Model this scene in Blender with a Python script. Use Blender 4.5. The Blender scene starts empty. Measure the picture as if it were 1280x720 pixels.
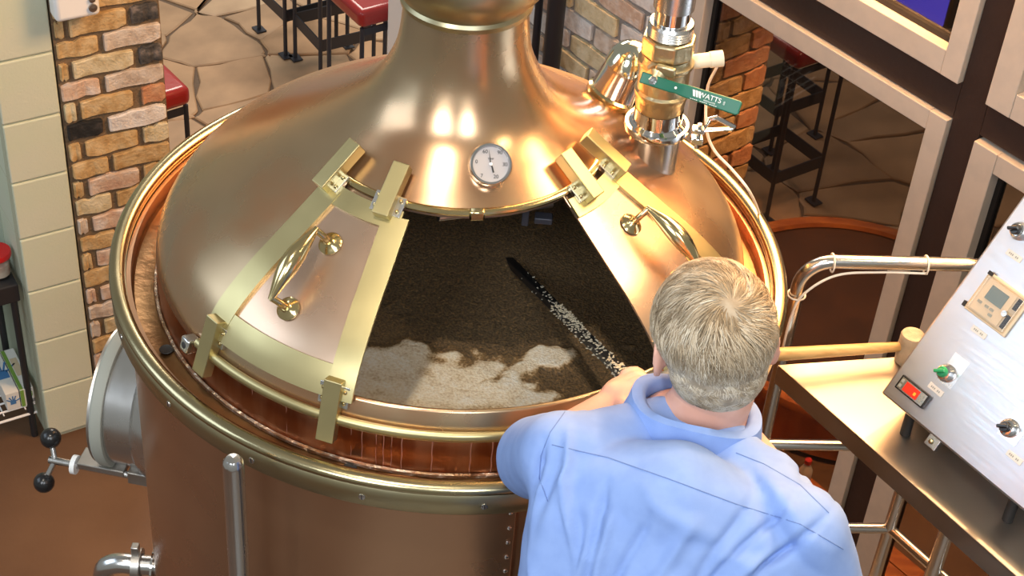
import bpy, bmesh, math, random
import numpy as np
from mathutils import Vector, Matrix, noise
from mathutils.bvhtree import BVHTree

random.seed(7)
scene = bpy.context.scene
COL = scene.collection
RZ = 2.08            # height of the tun's rim above the brewhouse floor; all coordinates below are relative to the rim centre
FL = -RZ             # floor level in rim coordinates
R_ = math.radians

# ------------------------------------------------------------------ camera
F, PITCH, ROLL = 2074.8, 0.67974, 0.08667
CAM = Vector((0.1122, -2.35487, 1.82906))
cd = Vector((0, math.cos(PITCH), -math.sin(PITCH)))
r0 = Vector((1, 0, 0)); u0 = r0.cross(cd)
cr = r0*math.cos(ROLL) + u0*math.sin(ROLL)
cu = -r0*math.sin(ROLL) + u0*math.cos(ROLL)
cam_data = bpy.data.cameras.new('camera')
cam = bpy.data.objects.new('camera', cam_data); COL.objects.link(cam)
cam_data.sensor_width = 36.0; cam_data.lens = 36.0*F/1280.0
cam_data.clip_start = 0.05; cam_data.clip_end = 60
mw = Matrix((cr, cu, -cd)).transposed().to_4x4()
mw.translation = CAM + Vector((0, 0, RZ))
cam.matrix_world = mw
scene.camera = cam

# ------------------------------------------------------------------ world, lights, exposure
world = bpy.data.worlds.new('World'); scene.world = world; world.use_nodes = True
bg = world.node_tree.nodes['Background']
bg.inputs[0].default_value = (0.96, 0.95, 0.86, 1); bg.inputs[1].default_value = 0.27
scene.view_settings.view_transform = 'Standard'
scene.view_settings.look = 'None'
scene.view_settings.gamma = 1.0
scene.view_settings.exposure = 0.0

def area(name, loc, target, sx, sy, power, col):
    l = bpy.data.lights.new(name, 'AREA'); l.shape = 'RECTANGLE'; l.size = sx; l.size_y = sy
    l.energy = power; l.color = col
    o = bpy.data.objects.new(name, l); COL.objects.link(o)
    o.location = Vector(loc) + Vector((0, 0, RZ))
    o.rotation_euler = (Vector(target) - Vector(loc)).to_track_quat('-Z', 'Y').to_euler()
    return o
def spot(name, loc, target, power, col, angle, radius=0.05, blend=.5):
    l = bpy.data.lights.new(name, 'SPOT'); l.energy = power; l.color = col; l.spot_size = R_(angle)
    l.shadow_soft_size = radius; l.spot_blend = blend
    o = bpy.data.objects.new(name, l); COL.objects.link(o)
    o.location = Vector(loc) + Vector((0, 0, RZ))
    o.rotation_euler = (Vector(target) - Vector(loc)).to_track_quat('-Z', 'Y').to_euler()
    return o
# tall daylight windows high behind the mezzanine, skylight daylight, warm ceiling spots on the right, plus added fill lights
area('daylight_window', (-1.7, -4.6, 3.3), (0.2, -0.3, 0.1), 1.5, 1.9, 132, (0.88, 0.94, 1.0))
area('daylight_window_side', (-4.6, -0.9, 2.5), (0.3, -0.3, 0.0), 3.4, 2.3, 85, (0.68, 0.83, 1.0))
area('daylight_window_far', (1.1, -4.8, 3.4), (0.4, -0.3, 0.1), 1.1, 1.9, 110, (0.88, 0.94, 1.0))
area('patio_daylight', (-1.2, 5.6, 2.4), (-0.6, 3.6, -2.0), 1.8, 1.6, 170, (1.0, 0.9, 0.78))
area('warm_ceiling_panel', (1.9, 0.6, 2.5), (0.4, -0.1, 0.1), 1.3, 0.9, 72, (1.0, 0.70, 0.38))
spot('ceiling_spot', (1.5, 1.3, 2.6), (0.5, 0.05, 0.1), 230, (1.0, 0.62, 0.30), 62, 0.07)
spot('ceiling_spot_table', (1.7, -0.9, 2.3), (1.0, -0.1, -0.2), 42, (1.0, 0.78, 0.5), 60, 0.09)
area('dome_glow_fill', (0.90, 1.15, 1.05), (0.40, 0.10, 0.15), 1.5, 0.9, 125, (1.0, 0.50, 0.19))  # added unseen light that gives the right of the dome its orange glow
spot('behind_glass_fill', (1.75, 2.5, 0.6), (1.4, 2.4, -2.0), 90, (1.0, 0.62, 0.34), 100, 0.09)  # added fill, brightens the floor and plinth behind the glass
spot('deck_fill', (1.10, 1.35, 0.4), (1.25, 1.75, -2.0), 600, (1.0, 0.50, 0.20), 60, 0.06)  # added orange fill for the deck and near plinth side, no lamp there
spot('foam_fill', (-0.5, -1.5, 3.5), (0.05, -0.3, 0.0), 210, (1.0, 0.88, 0.72), 34, 0.08)  # added overhead fill that brightens the foam inside the tun

# ------------------------------------------------------------------ pixel -> place helpers (1280 x 720 frame)
def ray(x, y):
    v = cd*F + cr*(x-640) - cu*(y-360); return v.normalized()
def onz(x, y, z):
    v = ray(x, y); return CAM + v*((z-CAM.z)/v.z)
def onpl(x, y, p0, n):
    v = ray(x, y); return CAM + v*(((p0-CAM).dot(n))/v.dot(n))
def at(x, y, D): return CAM + ray(x, y)*D
def pol(phi, r, z): return Vector((r*math.sin(R_(phi)), -r*math.cos(R_(phi)), z))
def azv(a): return Vector((math.sin(R_(a)), math.cos(R_(a)), 0))
ZAX = Vector((0, 0, 1))

# ------------------------------------------------------------------ materials
def nt(name):
    m = bpy.data.materials.new(name); m.use_nodes = True
    n = m.node_tree.nodes; l = m.node_tree.links
    return m, n, l, n['Principled BSDF']
def c4(c): return (c[0], c[1], c[2], 1)
def mat(name, col, rough=.5, metal=0., col2=None, vs=6., lo=.4, hi=.6, bump=0., bs=60., rvar=0., spec=.5,
        emis=None, es=0., coat=0., stretch=None, dist=0.02):
    m, n, l, p = nt(name)
    p.inputs['Base Color'].default_value = c4(col); p.inputs['Roughness'].default_value = rough
    p.inputs['Metallic'].default_value = metal; p.inputs['Specular IOR Level'].default_value = spec
    p.inputs['Coat Weight'].default_value = coat
    if emis: p.inputs['Emission Color'].default_value = c4(emis); p.inputs['Emission Strength'].default_value = es
    if col2 or bump or rvar:
        tc = n.new('ShaderNodeTexCoord'); src = tc.outputs['Object']
        if stretch:
            mp = n.new('ShaderNodeMapping'); mp.inputs['Scale'].default_value = stretch; l.new(src, mp.inputs[0]); src = mp.outputs[0]
    if col2 or rvar:
        nz = n.new('ShaderNodeTexNoise'); nz.inputs['Scale'].default_value = vs; nz.inputs['Detail'].default_value = 5
        l.new(src, nz.inputs['Vector'])
    if col2:
        cr_ = n.new('ShaderNodeValToRGB'); e = cr_.color_ramp.elements
        e[0].position = lo; e[0].color = c4(col); e[1].position = hi; e[1].color = c4(col2)
        l.new(nz.outputs[0], cr_.inputs[0]); l.new(cr_.outputs[0], p.inputs['Base Color'])
    if rvar:
        mr = n.new('ShaderNodeMapRange'); mr.inputs[1].default_value = .3; mr.inputs[2].default_value = .7
        mr.inputs[3].default_value = max(0.02, rough-rvar); mr.inputs[4].default_value = rough+rvar
        l.new(nz.outputs[0], mr.inputs[0]); l.new(mr.outputs[0], p.inputs['Roughness'])
    if bump:
        n2 = n.new('ShaderNodeTexNoise'); n2.inputs['Scale'].default_value = bs; n2.inputs['Detail'].default_value = 4
        l.new(src, n2.inputs['Vector'])
        b = n.new('ShaderNodeBump'); b.inputs['Strength'].default_value = bump; b.inputs['Distance'].default_value = dist
        l.new(n2.outputs[0], b.inputs['Height']); l.new(b.outputs[0], p.inputs['Normal'])
    return m

M = {}
M['dome'] = mat('aged_copper_dome', (.57, .325, .18), .26, .9, col2=(.46, .335, .205), vs=4.2, lo=.40, hi=.56, rvar=.10)
M['door_copper'] = mat('door_copper', (.60, .39, .27), .28, .88, col2=(.62, .45, .33), vs=3.5, rvar=.06)
M['shell'] = mat('shell_copper', (.47, .265, .155), .29, .88, col2=(.50, .29, .17), vs=3.2, rvar=.07)
M['stain'] = mat('stained_copper', (.47, .20, .10), .36, 1, col2=(.56, .29, .17), vs=5, rvar=.08, stretch=(6, 6, 1))
M['drip'] = mat('drip_streak', (.60, .30, .22), .5, .7)
M['trough'] = mat('trough_copper', (.25, .125, .052), .40, 1, col2=(.33, .19, .085), vs=7, rvar=.1, bump=.1, bs=40)
M['solder'] = mat('solder', (.60, .50, .40), .4, 1, col2=(.40, .27, .16), vs=30, bump=.5, bs=60)
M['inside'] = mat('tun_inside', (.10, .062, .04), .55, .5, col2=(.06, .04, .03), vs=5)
M['brass'] = mat('satin_brass', (.48, .405, .205), .36, .9, rvar=.05, vs=12)
M['brass_pol'] = mat('polished_brass', (.70, .57, .30), .17, 1, rvar=.04, vs=9)
M['brass_dull'] = mat('dull_brass', (.52, .45, .27), .34, 1, col2=(.44, .39, .25), vs=8, rvar=.08)
M['brass_valve'] = mat('cast_brass', (.56, .47, .29), .36, 1, col2=(.48, .40, .25), vs=14, bump=.12, bs=90)
M['steel'] = mat('brushed_steel', (.66, .66, .66), .24, 1, rvar=.06, vs=10)
M['steel_tube'] = mat('steel_tube', (.60, .57, .53), .22, 1)
M['steel_dull'] = mat('dull_steel', (.48, .46, .43), .40, 1, rvar=.1, vs=8)
M['chrome'] = mat('chrome', (.80, .80, .80), .07, 1)
M['panel'] = mat('panel_steel', (.62, .64, .68), .36, 1, rvar=.05, vs=12, stretch=(1, 1, 30), bump=.02, bs=90)
M['gasket_grey'] = mat('grey_rubber', (.30, .31, .27), .6)
M['black'] = mat('black_plastic', (.012, .012, .013), .25)
M['rubber'] = mat('black_rubber', (.015, .014, .014), .6)
M['iron'] = mat('black_iron', (.045, .048, .062), .42, .3)
M['dark_pipe'] = mat('dark_pipe', (.018, .018, .022), .4, .2)
M['white_plastic'] = mat('white_plastic', (.78, .78, .77), .4)
M['white_cable'] = mat('white_cable', (.80, .76, .66), .5)
M['clear_tie'] = mat('cable_tie', (.75, .70, .60), .4)
M['pvc'] = mat('cream_pvc', (.80, .70, .52), .4)
M['green'] = mat('green_vinyl', (.004, .125, .078), .38)
M['green_knob'] = mat('green_knob', (.01, .28, .09), .3)
M['ink'] = mat('black_ink', (.02, .02, .02), .6)
M['white_ink'] = mat('white_ink', (.85, .87, .86), .6)
M['dial'] = mat('dial_face', (.40, .37, .37), .5)
M['concrete'] = mat('brown_concrete', (.095, .046, .022), .6, 0, col2=(.145, .076, .038), vs=2.2, lo=.35, hi=.7, bump=.1, bs=30)
M['mortar_dark'] = mat('brown_mortar', (.17, .115, .065), .9, bump=.4, bs=120)
M['mortar_lt'] = mat('grey_mortar', (.27, .24, .215), .9, bump=.4, bs=120)
M['joint'] = mat('flag_joint', (.16, .11, .075), .9, bump=.3, bs=80)
M['block'] = mat('painted_block', (.56, .60, .45), .55, 0, col2=(.58, .60, .47), vs=4, bump=.25, bs=160, dist=.004)
M['block_joint'] = mat('painted_joint', (.46, .46, .33), .7)
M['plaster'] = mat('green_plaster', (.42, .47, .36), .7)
M['frame'] = mat('beige_frame', (.56, .49, .41), .5, 0, col2=(.52, .46, .39), vs=20)
M['gasket'] = mat('black_gasket', (.008, .008, .008), .5)
M['brown_paint'] = mat('brown_paint', (.030, .016, .012), .45, 0, col2=(.036, .020, .016), vs=5, bump=.05, bs=60)
M['redseat'] = mat('red_vinyl', (.36, .022, .020), .28, coat=.3, bump=.05, bs=30)
M['wood_orange'] = mat('orange_wood', (.55, .18, .045), .35, 0, col2=(.38, .11, .03), vs=6, stretch=(1, 8, 1))
M['plinth_top'] = mat('dark_wood_top', (.085, .036, .017), .5, 0, col2=(.06, .026, .013), vs=5)
M['mallet'] = mat('rawhide', (.50, .42, .30), .8, 0, col2=(.34, .27, .18), vs=18, bump=.3, bs=60)
M['handle_wood'] = mat('ash_wood', (.62, .40, .16), .4, 0, col2=(.52, .31, .11), vs=10, stretch=(1, 12, 12))
M['skin'] = mat('skin', (.62, .33, .25), .5, 0, col2=(.68, .40, .31), vs=14, bump=.05, bs=200, dist=.004)
M['hair_base'] = mat('hair_base', (.27, .215, .15), .7, 0, col2=(.36, .31, .24), vs=60)
M['shirt'] = mat('blue_cotton', (.215, .325, .64), .85, 0, col2=(.235, .35, .67), vs=30, bump=.06, bs=700, dist=.003, spec=.2)
M['seam'] = mat('shirt_seam', (.14, .22, .47), .9)
M['collar_in'] = mat('collar_inside', (.05, .06, .12), .9)
M['trousers'] = mat('dark_trousers', (.03, .032, .045), .85)
M['shoe'] = mat('black_shoe', (.02, .018, .016), .5)
M['paddle'] = mat('blackened_steel', (.022, .022, .024), .4, .4)
M['grain'] = mat('grain_crust', (.55, .50, .38), .9, bump=.5, bs=200)
M['red_lid'] = mat('red_lid', (.55, .012, .014), .3)
M['jar'] = mat('clear_jar', (.42, .36, .32), .2)
M['jar_inner'] = mat('jar_contents', (.34, .20, .17), .7, 0, col2=(.55, .5, .45), vs=14)
M['carton'] = mat('white_carton', (.66, .66, .62), .6)
M['carton_green'] = mat('green_print', (.16, .30, .05), .6)
M['carton_blue'] = mat('blue_print', (.05, .17, .38), .6)
M['tan_print'] = mat('tan_print', (.55, .45, .30), .6)
M['blackshelf'] = mat('black_shelf', (.016, .016, .018), .5)
M['lcd'] = mat('lcd', (.13, .17, .16), .3)
M['cream'] = mat('cream_plastic', (.66, .53, .36), .35)
M['red_led'] = mat('red_led', (.5, .02, .01), .3, emis=(1, .05, .01), es=.35)
M['amber_led'] = mat('amber_led', (.8, .2, .02), .3, emis=(1, .25, .02), es=1.2)
M['label'] = mat('engraved_label', (.72, .68, .62), .4)
M['screen'] = mat('blue_screen', (.02, .02, .2), .3, emis=(.10, .09, 1.0), es=1.6)
M['daywin'] = mat('daylight_pane', (.9, .9, .9), .4, emis=(1.0, .97, .92), es=2.2)
M['strip_white'] = mat('daylight_strip_white', (.86, .86, .84), .35)
M['red_cap'] = mat('red_cap', (.6, .03, .03), .4)
M['platform'] = mat('platform_grating', (.16, .14, .12), .5, .6)

def flag_mat():
    m, n, l, p = nt('flagstone')
    oi = n.new('ShaderNodeObjectInfo'); tc = n.new('ShaderNodeTexCoord')
    rp = n.new('ShaderNodeValToRGB'); e = rp.color_ramp.elements
    e[0].color = (.42, .27, .16, 1); e[1].color = (.56, .40, .26, 1)
    k = rp.color_ramp.elements.new(.5); k.color = (.48, .29, .155, 1)
    l.new(oi.outputs['Random'], rp.inputs[0])
    nz = n.new('ShaderNodeTexNoise'); nz.inputs['Scale'].default_value = 5; nz.inputs['Detail'].default_value = 7
    l.new(tc.outputs['Object'], nz.inputs['Vector'])
    mx = n.new('ShaderNodeMixRGB'); mx.blend_type = 'OVERLAY'; mx.inputs[0].default_value = .55
    l.new(rp.outputs[0], mx.inputs[1]); l.new(nz.outputs[0], mx.inputs[2]); l.new(mx.outputs[0], p.inputs['Base Color'])
    b = n.new('ShaderNodeBump'); b.inputs['Strength'].default_value = .25; l.new(nz.outputs[0], b.inputs['Height']); l.new(b.outputs[0], p.inputs['Normal'])
    p.inputs['Roughness'].default_value = .5
    return m
M['flag'] = flag_mat()

def brick_mat(name, a, b, c):
    m, n, l, p = nt(name)
    tc = n.new('ShaderNodeNewGeometry'); oi = n.new('ShaderNodeObjectInfo')
    ad = n.new('ShaderNodeVectorMath'); ad.operation = 'ADD'
    sc = n.new('ShaderNodeVectorMath'); sc.operation = 'SCALE'; sc.inputs[0].default_value = (9, 5, 7)
    l.new(oi.outputs['Random'], sc.inputs['Scale']); l.new(tc.outputs['Position'], ad.inputs[0]); l.new(sc.outputs[0], ad.inputs[1])
    nz = n.new('ShaderNodeTexNoise'); nz.inputs['Scale'].default_value = 28; nz.inputs['Detail'].default_value = 7
    l.new(ad.outputs[0], nz.inputs['Vector'])
    rp = n.new('ShaderNodeValToRGB'); e = rp.color_ramp.elements
    e[0].position = .32; e[0].color = c4(a); e[1].position = .68; e[1].color = c4(c)
    k = e.new(.5); k.color = c4(b)
    l.new(nz.outputs[0], rp.inputs[0]); l.new(rp.outputs[0], p.inputs['Base Color'])
    n2 = n.new('ShaderNodeTexNoise'); n2.inputs['Scale'].default_value = 130; n2.inputs['Detail'].default_value = 5
    l.new(ad.outputs[0], n2.inputs['Vector'])
    bp = n.new('ShaderNodeBump'); bp.inputs['Strength'].default_value = .6; bp.inputs['Distance'].default_value = .006
    l.new(n2.outputs[0], bp.inputs['Height']); l.new(bp.outputs[0], p.inputs['Normal'])
    p.inputs['Roughness'].default_value = .85
    return m
BR = {'tan': brick_mat('brick_tan', (.36, .22, .085), (.52, .35, .16), (.60, .45, .25)),
      'cream': brick_mat('brick_cream', (.46, .36, .20), (.60, .51, .32), (.66, .58, .40)),
      'pale': brick_mat('brick_pale', (.44, .34, .26), (.60, .51, .42), (.66, .60, .54)),
      'white': brick_mat('brick_white', (.55, .48, .43), (.68, .64, .60), (.72, .69, .66)),
      'orange': brick_mat('brick_orange', (.46, .20, .10), (.55, .27, .14), (.58, .34, .2)),
      'pink': brick_mat('brick_pink', (.48, .30, .21), (.58, .42, .31), (.66, .58, .52)),
      'dark': brick_mat('brick_dark', (.02, .02, .022), (.07, .065, .06), (.24, .20, .18)),
      'black': brick_mat('brick_black', (.008, .008, .009), (.018, .018, .018), (.06, .05, .045))}

def glass_mat(name, tint, refl=.1):
    m = bpy.data.materials.new(name); m.use_nodes = True
    n = m.node_tree.nodes; l = m.node_tree.links; n.clear()
    o = n.new('ShaderNodeOutputMaterial'); mx = n.new('ShaderNodeMixShader')
    t = n.new('ShaderNodeBsdfTransparent'); t.inputs[0].default_value = c4(tint)
    g = n.new('ShaderNodeBsdfGlossy'); g.inputs['Roughness'].default_value = .02
    lw_ = n.new('ShaderNodeLayerWeight'); lw_.inputs[0].default_value = .5
    pw = n.new('ShaderNodeMath'); pw.operation = 'POWER'; pw.inputs[1].default_value = 4.0; l.new(lw_.outputs['Facing'], pw.inputs[0])
    fr = n.new('ShaderNodeMath'); fr.operation = 'MULTIPLY_ADD'; fr.inputs[1].default_value = .6; fr.inputs[2].default_value = .03; l.new(pw.outputs[0], fr.inputs[0])
    l.new(fr.outputs[0], mx.inputs[0]); l.new(t.outputs[0], mx.inputs[1]); l.new(g.outputs[0], mx.inputs[2]); l.new(mx.outputs[0], o.inputs[0])
    return m
M['glass'] = glass_mat('window_glass', (.46, .44, .43))  # dark tint stands in for the dimness of the room beyond
M['clear'] = glass_mat('clear_plastic', (.92, .90, .86))

def attr_mat(name, attr, rough, c_list, bump=0., bs=200., spec=.3, metal=0, speck=0.):
    """colour ramp driven by a per-vertex real property of the thing (foam thickness, strand colour)"""
    m, n, l, p = nt(name)
    at_ = n.new('ShaderNodeAttribute'); at_.attribute_name = attr
    rp = n.new('ShaderNodeValToRGB'); e = rp.color_ramp.elements
    e[0].position = c_list[0][0]; e[0].color = c4(c_list[0][1]); e[1].position = c_list[-1][0]; e[1].color = c4(c_list[-1][1])
    for pos, col in c_list[1:-1]: k = e.new(pos); k.color = c4(col)
    src = at_.outputs['Fac']
    if speck:
        tq = n.new('ShaderNodeTexCoord'); nq = n.new('ShaderNodeTexNoise'); nq.inputs['Scale'].default_value = 210; nq.inputs['Detail'].default_value = 3
        l.new(tq.outputs['Object'], nq.inputs['Vector']); ma = n.new('ShaderNodeMath'); ma.operation = 'MULTIPLY_ADD'; ma.inputs[1].default_value = speck
        ms = n.new('ShaderNodeMath'); ms.operation = 'SUBTRACT'; ms.inputs[1].default_value = .5; l.new(nq.outputs[0], ms.inputs[0])
        l.new(ms.outputs[0], ma.inputs[0]); l.new(src, ma.inputs[2]); src = ma.outputs[0]
    l.new(src, rp.inputs[0]); l.new(rp.outputs[0], p.inputs['Base Color'])
    p.inputs['Roughness'].default_value = rough; p.inputs['Specular IOR Level'].default_value = spec; p.inputs['Metallic'].default_value = metal
    if bump:
        tc = n.new('ShaderNodeTexCoord'); n2 = n.new('ShaderNodeTexNoise'); n2.inputs['Scale'].default_value = bs
        l.new(tc.outputs['Object'], n2.inputs['Vector']); b = n.new('ShaderNodeBump'); b.inputs['Strength'].default_value = bump; b.inputs['Distance'].default_value = .01
        l.new(n2.outputs[0], b.inputs['Height']); l.new(b.outputs[0], p.inputs['Normal'])
    return m
M['hair'] = attr_mat('hair_strands', 'tone', .55, [(0, (.20, .145, .085)), (.45, (.42, .33, .22)), (1, (.66, .59, .47))])

# ------------------------------------------------------------------ mesh helpers
class MB:
    def __init__(s): s.v = []; s.f = []; s.mi = []
    def add(s, vs, fs, mi=0):
        o = len(s.v); s.v += [Vector(p) for p in vs]; s.f += [tuple(i+o for i in f) for f in fs]; s.mi += [mi]*len(fs); return s
    def box(s, c, size, ax=None, mi=0):
        c = Vector(c); X, Y, Z = ax or (Vector((1, 0, 0)), Vector((0, 1, 0)), ZAX)
        hx, hy, hz = [k/2 for k in size]
        vs = [c + X*(hx*a) + Y*(hy*b) + Z*(hz*d) for a in (-1, 1) for b in (-1, 1) for d in (-1, 1)]
        return s.add(vs, [(0, 1, 3, 2), (4, 6, 7, 5), (0, 4, 5, 1), (2, 3, 7, 6), (0, 2, 6, 4), (1, 5, 7, 3)], mi)
    def lathe(s, prof, seg=48, o=(0, 0, 0), ax=None, caps=True, a0=0, a1=360, mi=0):
        o = Vector(o); X, Y, Z = ax or (Vector((1, 0, 0)), Vector((0, 1, 0)), ZAX)
        full = abs(a1-a0) >= 359.9; n = seg if full else seg+1
        vs = []
        for r, z in prof:
            for i in range(n):
                t = R_(a0 + (a1-a0)*i/seg); vs.append(o + X*(r*math.cos(t)) + Y*(r*math.sin(t)) + Z*z)
        fs = []
        for j in range(len(prof)-1):
            for i in range(n if full else n-1):
                k = (i+1) % n; fs.append((j*n+i, j*n+k, (j+1)*n+k, (j+1)*n+i))
        if caps and full:
            if prof[0][0] > 1e-5: fs.append(tuple(reversed(range(n))))
            if prof[-1][0] > 1e-5: fs.append(tuple(range((len(prof)-1)*n, len(prof)*n)))
        return s.add(vs, fs, mi)
    def cyl(s, p0, p1, r, r1=None, seg=20, mi=0):
        p0 = Vector(p0); p1 = Vector(p1); d = p1-p0
        return s.lathe([(r, 0), (r if r1 is None else r1, d.length)], seg, p0, frame(d), True, mi=mi)
    def sphere(s, c, r, seg=20, ax=None, mi=0):
        rx, ry, rz = (r, r, r) if not hasattr(r, '__len__') else r
        X, Y, Z = ax or (Vector((1, 0, 0)), Vector((0, 1, 0)), ZAX); c = Vector(c)
        h = seg//2; vs = [c - Z*rz]; 
        for j in range(1, h):
            a = -math.pi/2 + math.pi*j/h
            for i in range(seg):
                t = 2*math.pi*i/seg; vs.append(c + X*(rx*math.cos(a)*math.cos(t)) + Y*(ry*math.cos(a)*math.sin(t)) + Z*(rz*math.sin(a)))
        vs.append(c + Z*rz); fs = []
        for i in range(seg):
            k = (i+1) % seg; fs.append((0, 1+k, 1+i)); b = 1+(h-2)*seg; fs.append((b+i, b+k, len(vs)-1))
        for j in range(h-2):
            for i in range(seg):
                k = (i+1) % seg; fs.append((1+j*seg+i, 1+j*seg+k, 1+(j+1)*seg+k, 1+(j+1)*seg+i))
        return s.add(vs, fs, mi)
    def capsule(s, a, b, ra, rb, seg=18):
        s.sphere(a, ra, seg); s.sphere(b, rb, seg); return s.cyl(a, b, ra, rb, seg)
    def tube(s, pts, r, seg=12, closed=False, mi=0):
        pts = [Vector(p) for p in pts]; n = len(pts); vs = []
        nrm = None
        for i, p in enumerate(pts):
            a = pts[i-1] if (i or closed) else pts[i]; b = pts[(i+1) % n] if (i < n-1 or closed) else pts[i]
            t = (b-a).normalized()
            if nrm is None: nrm = t.orthogonal().normalized()
            nrm = (nrm - t*nrm.dot(t)).normalized(); bn = t.cross(nrm)
            rr = r[i] if hasattr(r, '__len__') else r
            for k in range(seg):
                q = 2*math.pi*k/seg; vs.append(p + nrm*(rr*math.cos(q)) + bn*(rr*math.sin(q)))
        fs = []
        for i in range(n if closed else n-1):
            j = (i+1) % n
            for k in range(seg): m = (k+1) % seg; fs.append((i*seg+k, i*seg+m, j*seg+m, j*seg+k))
        if not closed: fs += [tuple(reversed(range(seg))), tuple(range((n-1)*seg, n*seg))]
        return s.add(vs, fs, mi)
    def loft(s, rings, mi=0):
        """rings: lists of points of equal length; closed, capped"""
        n = len(rings[0]); vs = [p for r in rings for p in r]; fs = []
        for j in range(len(rings)-1):
            for i in range(n): k = (i+1) % n; fs.append((j*n+i, j*n+k, (j+1)*n+k, (j+1)*n+i))
        fs += [tuple(reversed(range(n))), tuple(range((len(rings)-1)*n, len(rings)*n))]
        return s.add(vs, fs, mi)
    def prism(s, poly, d, mi=0):
        d = Vector(d); n = len(poly); vs = [Vector(p) for p in poly] + [Vector(p)+d for p in poly]
        fs = [tuple(reversed(range(n))), tuple(range(n, 2*n))] + [(i, (i+1) % n, n+(i+1) % n, n+i) for i in range(n)]
        return s.add(vs, fs, mi)
def frame(d):
    d = Vector(d).normalized(); x = d.orthogonal().normalized()
    if abs(d.z) < .999: x = ZAX.cross(d).normalized()
    return x, d.cross(x), d

BASE = {}
def wbase(o): return BASE[o.name] if o else Vector((0, 0, 0))
def link(o, parent=None, base=None):
    COL.objects.link(o)
    if parent: o.parent = parent; o.location = base - BASE[parent.name]
    else: o.location = base + Vector((0, 0, RZ))
    BASE[o.name] = base
    return o
def empty(name, base, label=None, cat=None, group=None):
    o = bpy.data.objects.new(name, None); o.empty_display_size = .05; link(o, None, Vector(base)); tag(o, label, cat, group); return o
def tag(o, label=None, cat=None, group=None, kind=None):
    if label: o['label'] = label
    if cat: o['category'] = cat
    if group: o['group'] = group
    if kind: o['kind'] = kind
    return o
def rawmesh(name, b, mats, base, smooth=35, fix=True):
    me = bpy.data.meshes.new(name); me.from_pydata([p-base for p in b.v], [], b.f); 
    for m in (mats if isinstance(mats, (list, tuple)) else [mats]): me.materials.append(m)
    if any(b.mi): me.polygons.foreach_set('material_index', b.mi)
    if fix:
        bm = bmesh.new(); bm.from_mesh(me); bmesh.ops.recalc_face_normals(bm, faces=bm.faces); bm.to_mesh(me); bm.free()
    if smooth:
        me.polygons.foreach_set('use_smooth', [True]*len(me.polygons)); me.set_sharp_from_angle(angle=R_(smooth))
    me.update(); return me
def build(name, b, mats, parent=None, smooth=35, bevel=0, base=None, fix=True, seg=2):
    if base is None:
        xs = np.array([tuple(p) for p in b.v]); lo = xs.min(0); hi = xs.max(0)
        base = Vector(((lo[0]+hi[0])/2, (lo[1]+hi[1])/2, lo[2]))
    me = rawmesh(name, b, mats, base, smooth, fix)
    o = bpy.data.objects.new(name, me); link(o, parent, base)
    if bevel:
        m = o.modifiers.new('bevel', 'BEVEL'); m.width = bevel; m.segments = seg; m.limit_method = 'ANGLE'; m.angle_limit = R_(40)
    return o
def inst(name, me, parent, base, rot=None, scale=None, material=None):
    o = bpy.data.objects.new(name, me); link(o, parent, Vector(base))
    if rot: o.rotation_euler = rot
    if scale: o.scale = scale
    if material: o.material_slots[0].link = 'OBJECT'; o.material_slots[0].material = material
    return o
def copy_tree(root, delta, label=None, rotz=None):
    c = root.copy(); COL.objects.link(c); c.location = root.location + Vector(delta)
    if label: c['label'] = label
    if rotz is not None: c.rotation_euler = (0, 0, rotz)
    BASE[c.name] = BASE[root.name] + Vector(delta)
    for ch in root.children:
        d = ch.copy(); COL.objects.link(d); d.parent = c
    return c
def text_mesh(name, body, size, mat_, parent, pos, X, Y, extr=.0004, align='CENTER', shear=0):
    cu_ = bpy.data.curves.new(name, 'FONT'); cu_.body = body; cu_.size = size; cu_.align_x = align; cu_.align_y = 'CENTER'; cu_.extrude = extr; cu_.shear = shear
    t = bpy.data.objects.new('tmp_text', cu_); COL.objects.link(t)
    dg = bpy.context.evaluated_depsgraph_get(); me = bpy.data.meshes.new_from_object(t.evaluated_get(dg))
    bpy.data.objects.remove(t); bpy.data.curves.remove(cu_)
    me.name = name; me.materials.clear(); me.materials.append(mat_)
    o = bpy.data.objects.new(name, me); link(o, parent, Vector(pos))
    X = Vector(X).normalized(); Z = X.cross(Vector(Y)).normalized(); Y = Z.cross(X)
    o.rotation_euler = Matrix((X, Y, Z)).transposed().to_euler()
    return o
def spline(P, n=8):
    P = [np.array(p, float) for p in P]; Q = [2*P[0]-P[1]] + P + [2*P[-1]-P[-2]]; out = []
    for i in range(1, len(Q)-2):
        a, b, c, d = Q[i-1:i+3]
        for k in range(n):
            t = k/n; out.append(.5*((2*b)+(-a+c)*t+(2*a-5*b+4*c-d)*t*t+(-a+3*b-3*c+d)*t**3))
    out.append(P[-1]); return out
def vspline(P, n=8): return [Vector(p) for p in spline([tuple(q) for q in P], n)]

# ================================================================== SETTING
# ---- floor
b = MB().box((0, 1.2, FL-.06), (9.0, 12.0, .12))
floor = build('floor', b, M['concrete'], smooth=0); tag(floor, 'worn brown concrete brewhouse floor around the copper tun', kind='structure')

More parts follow.
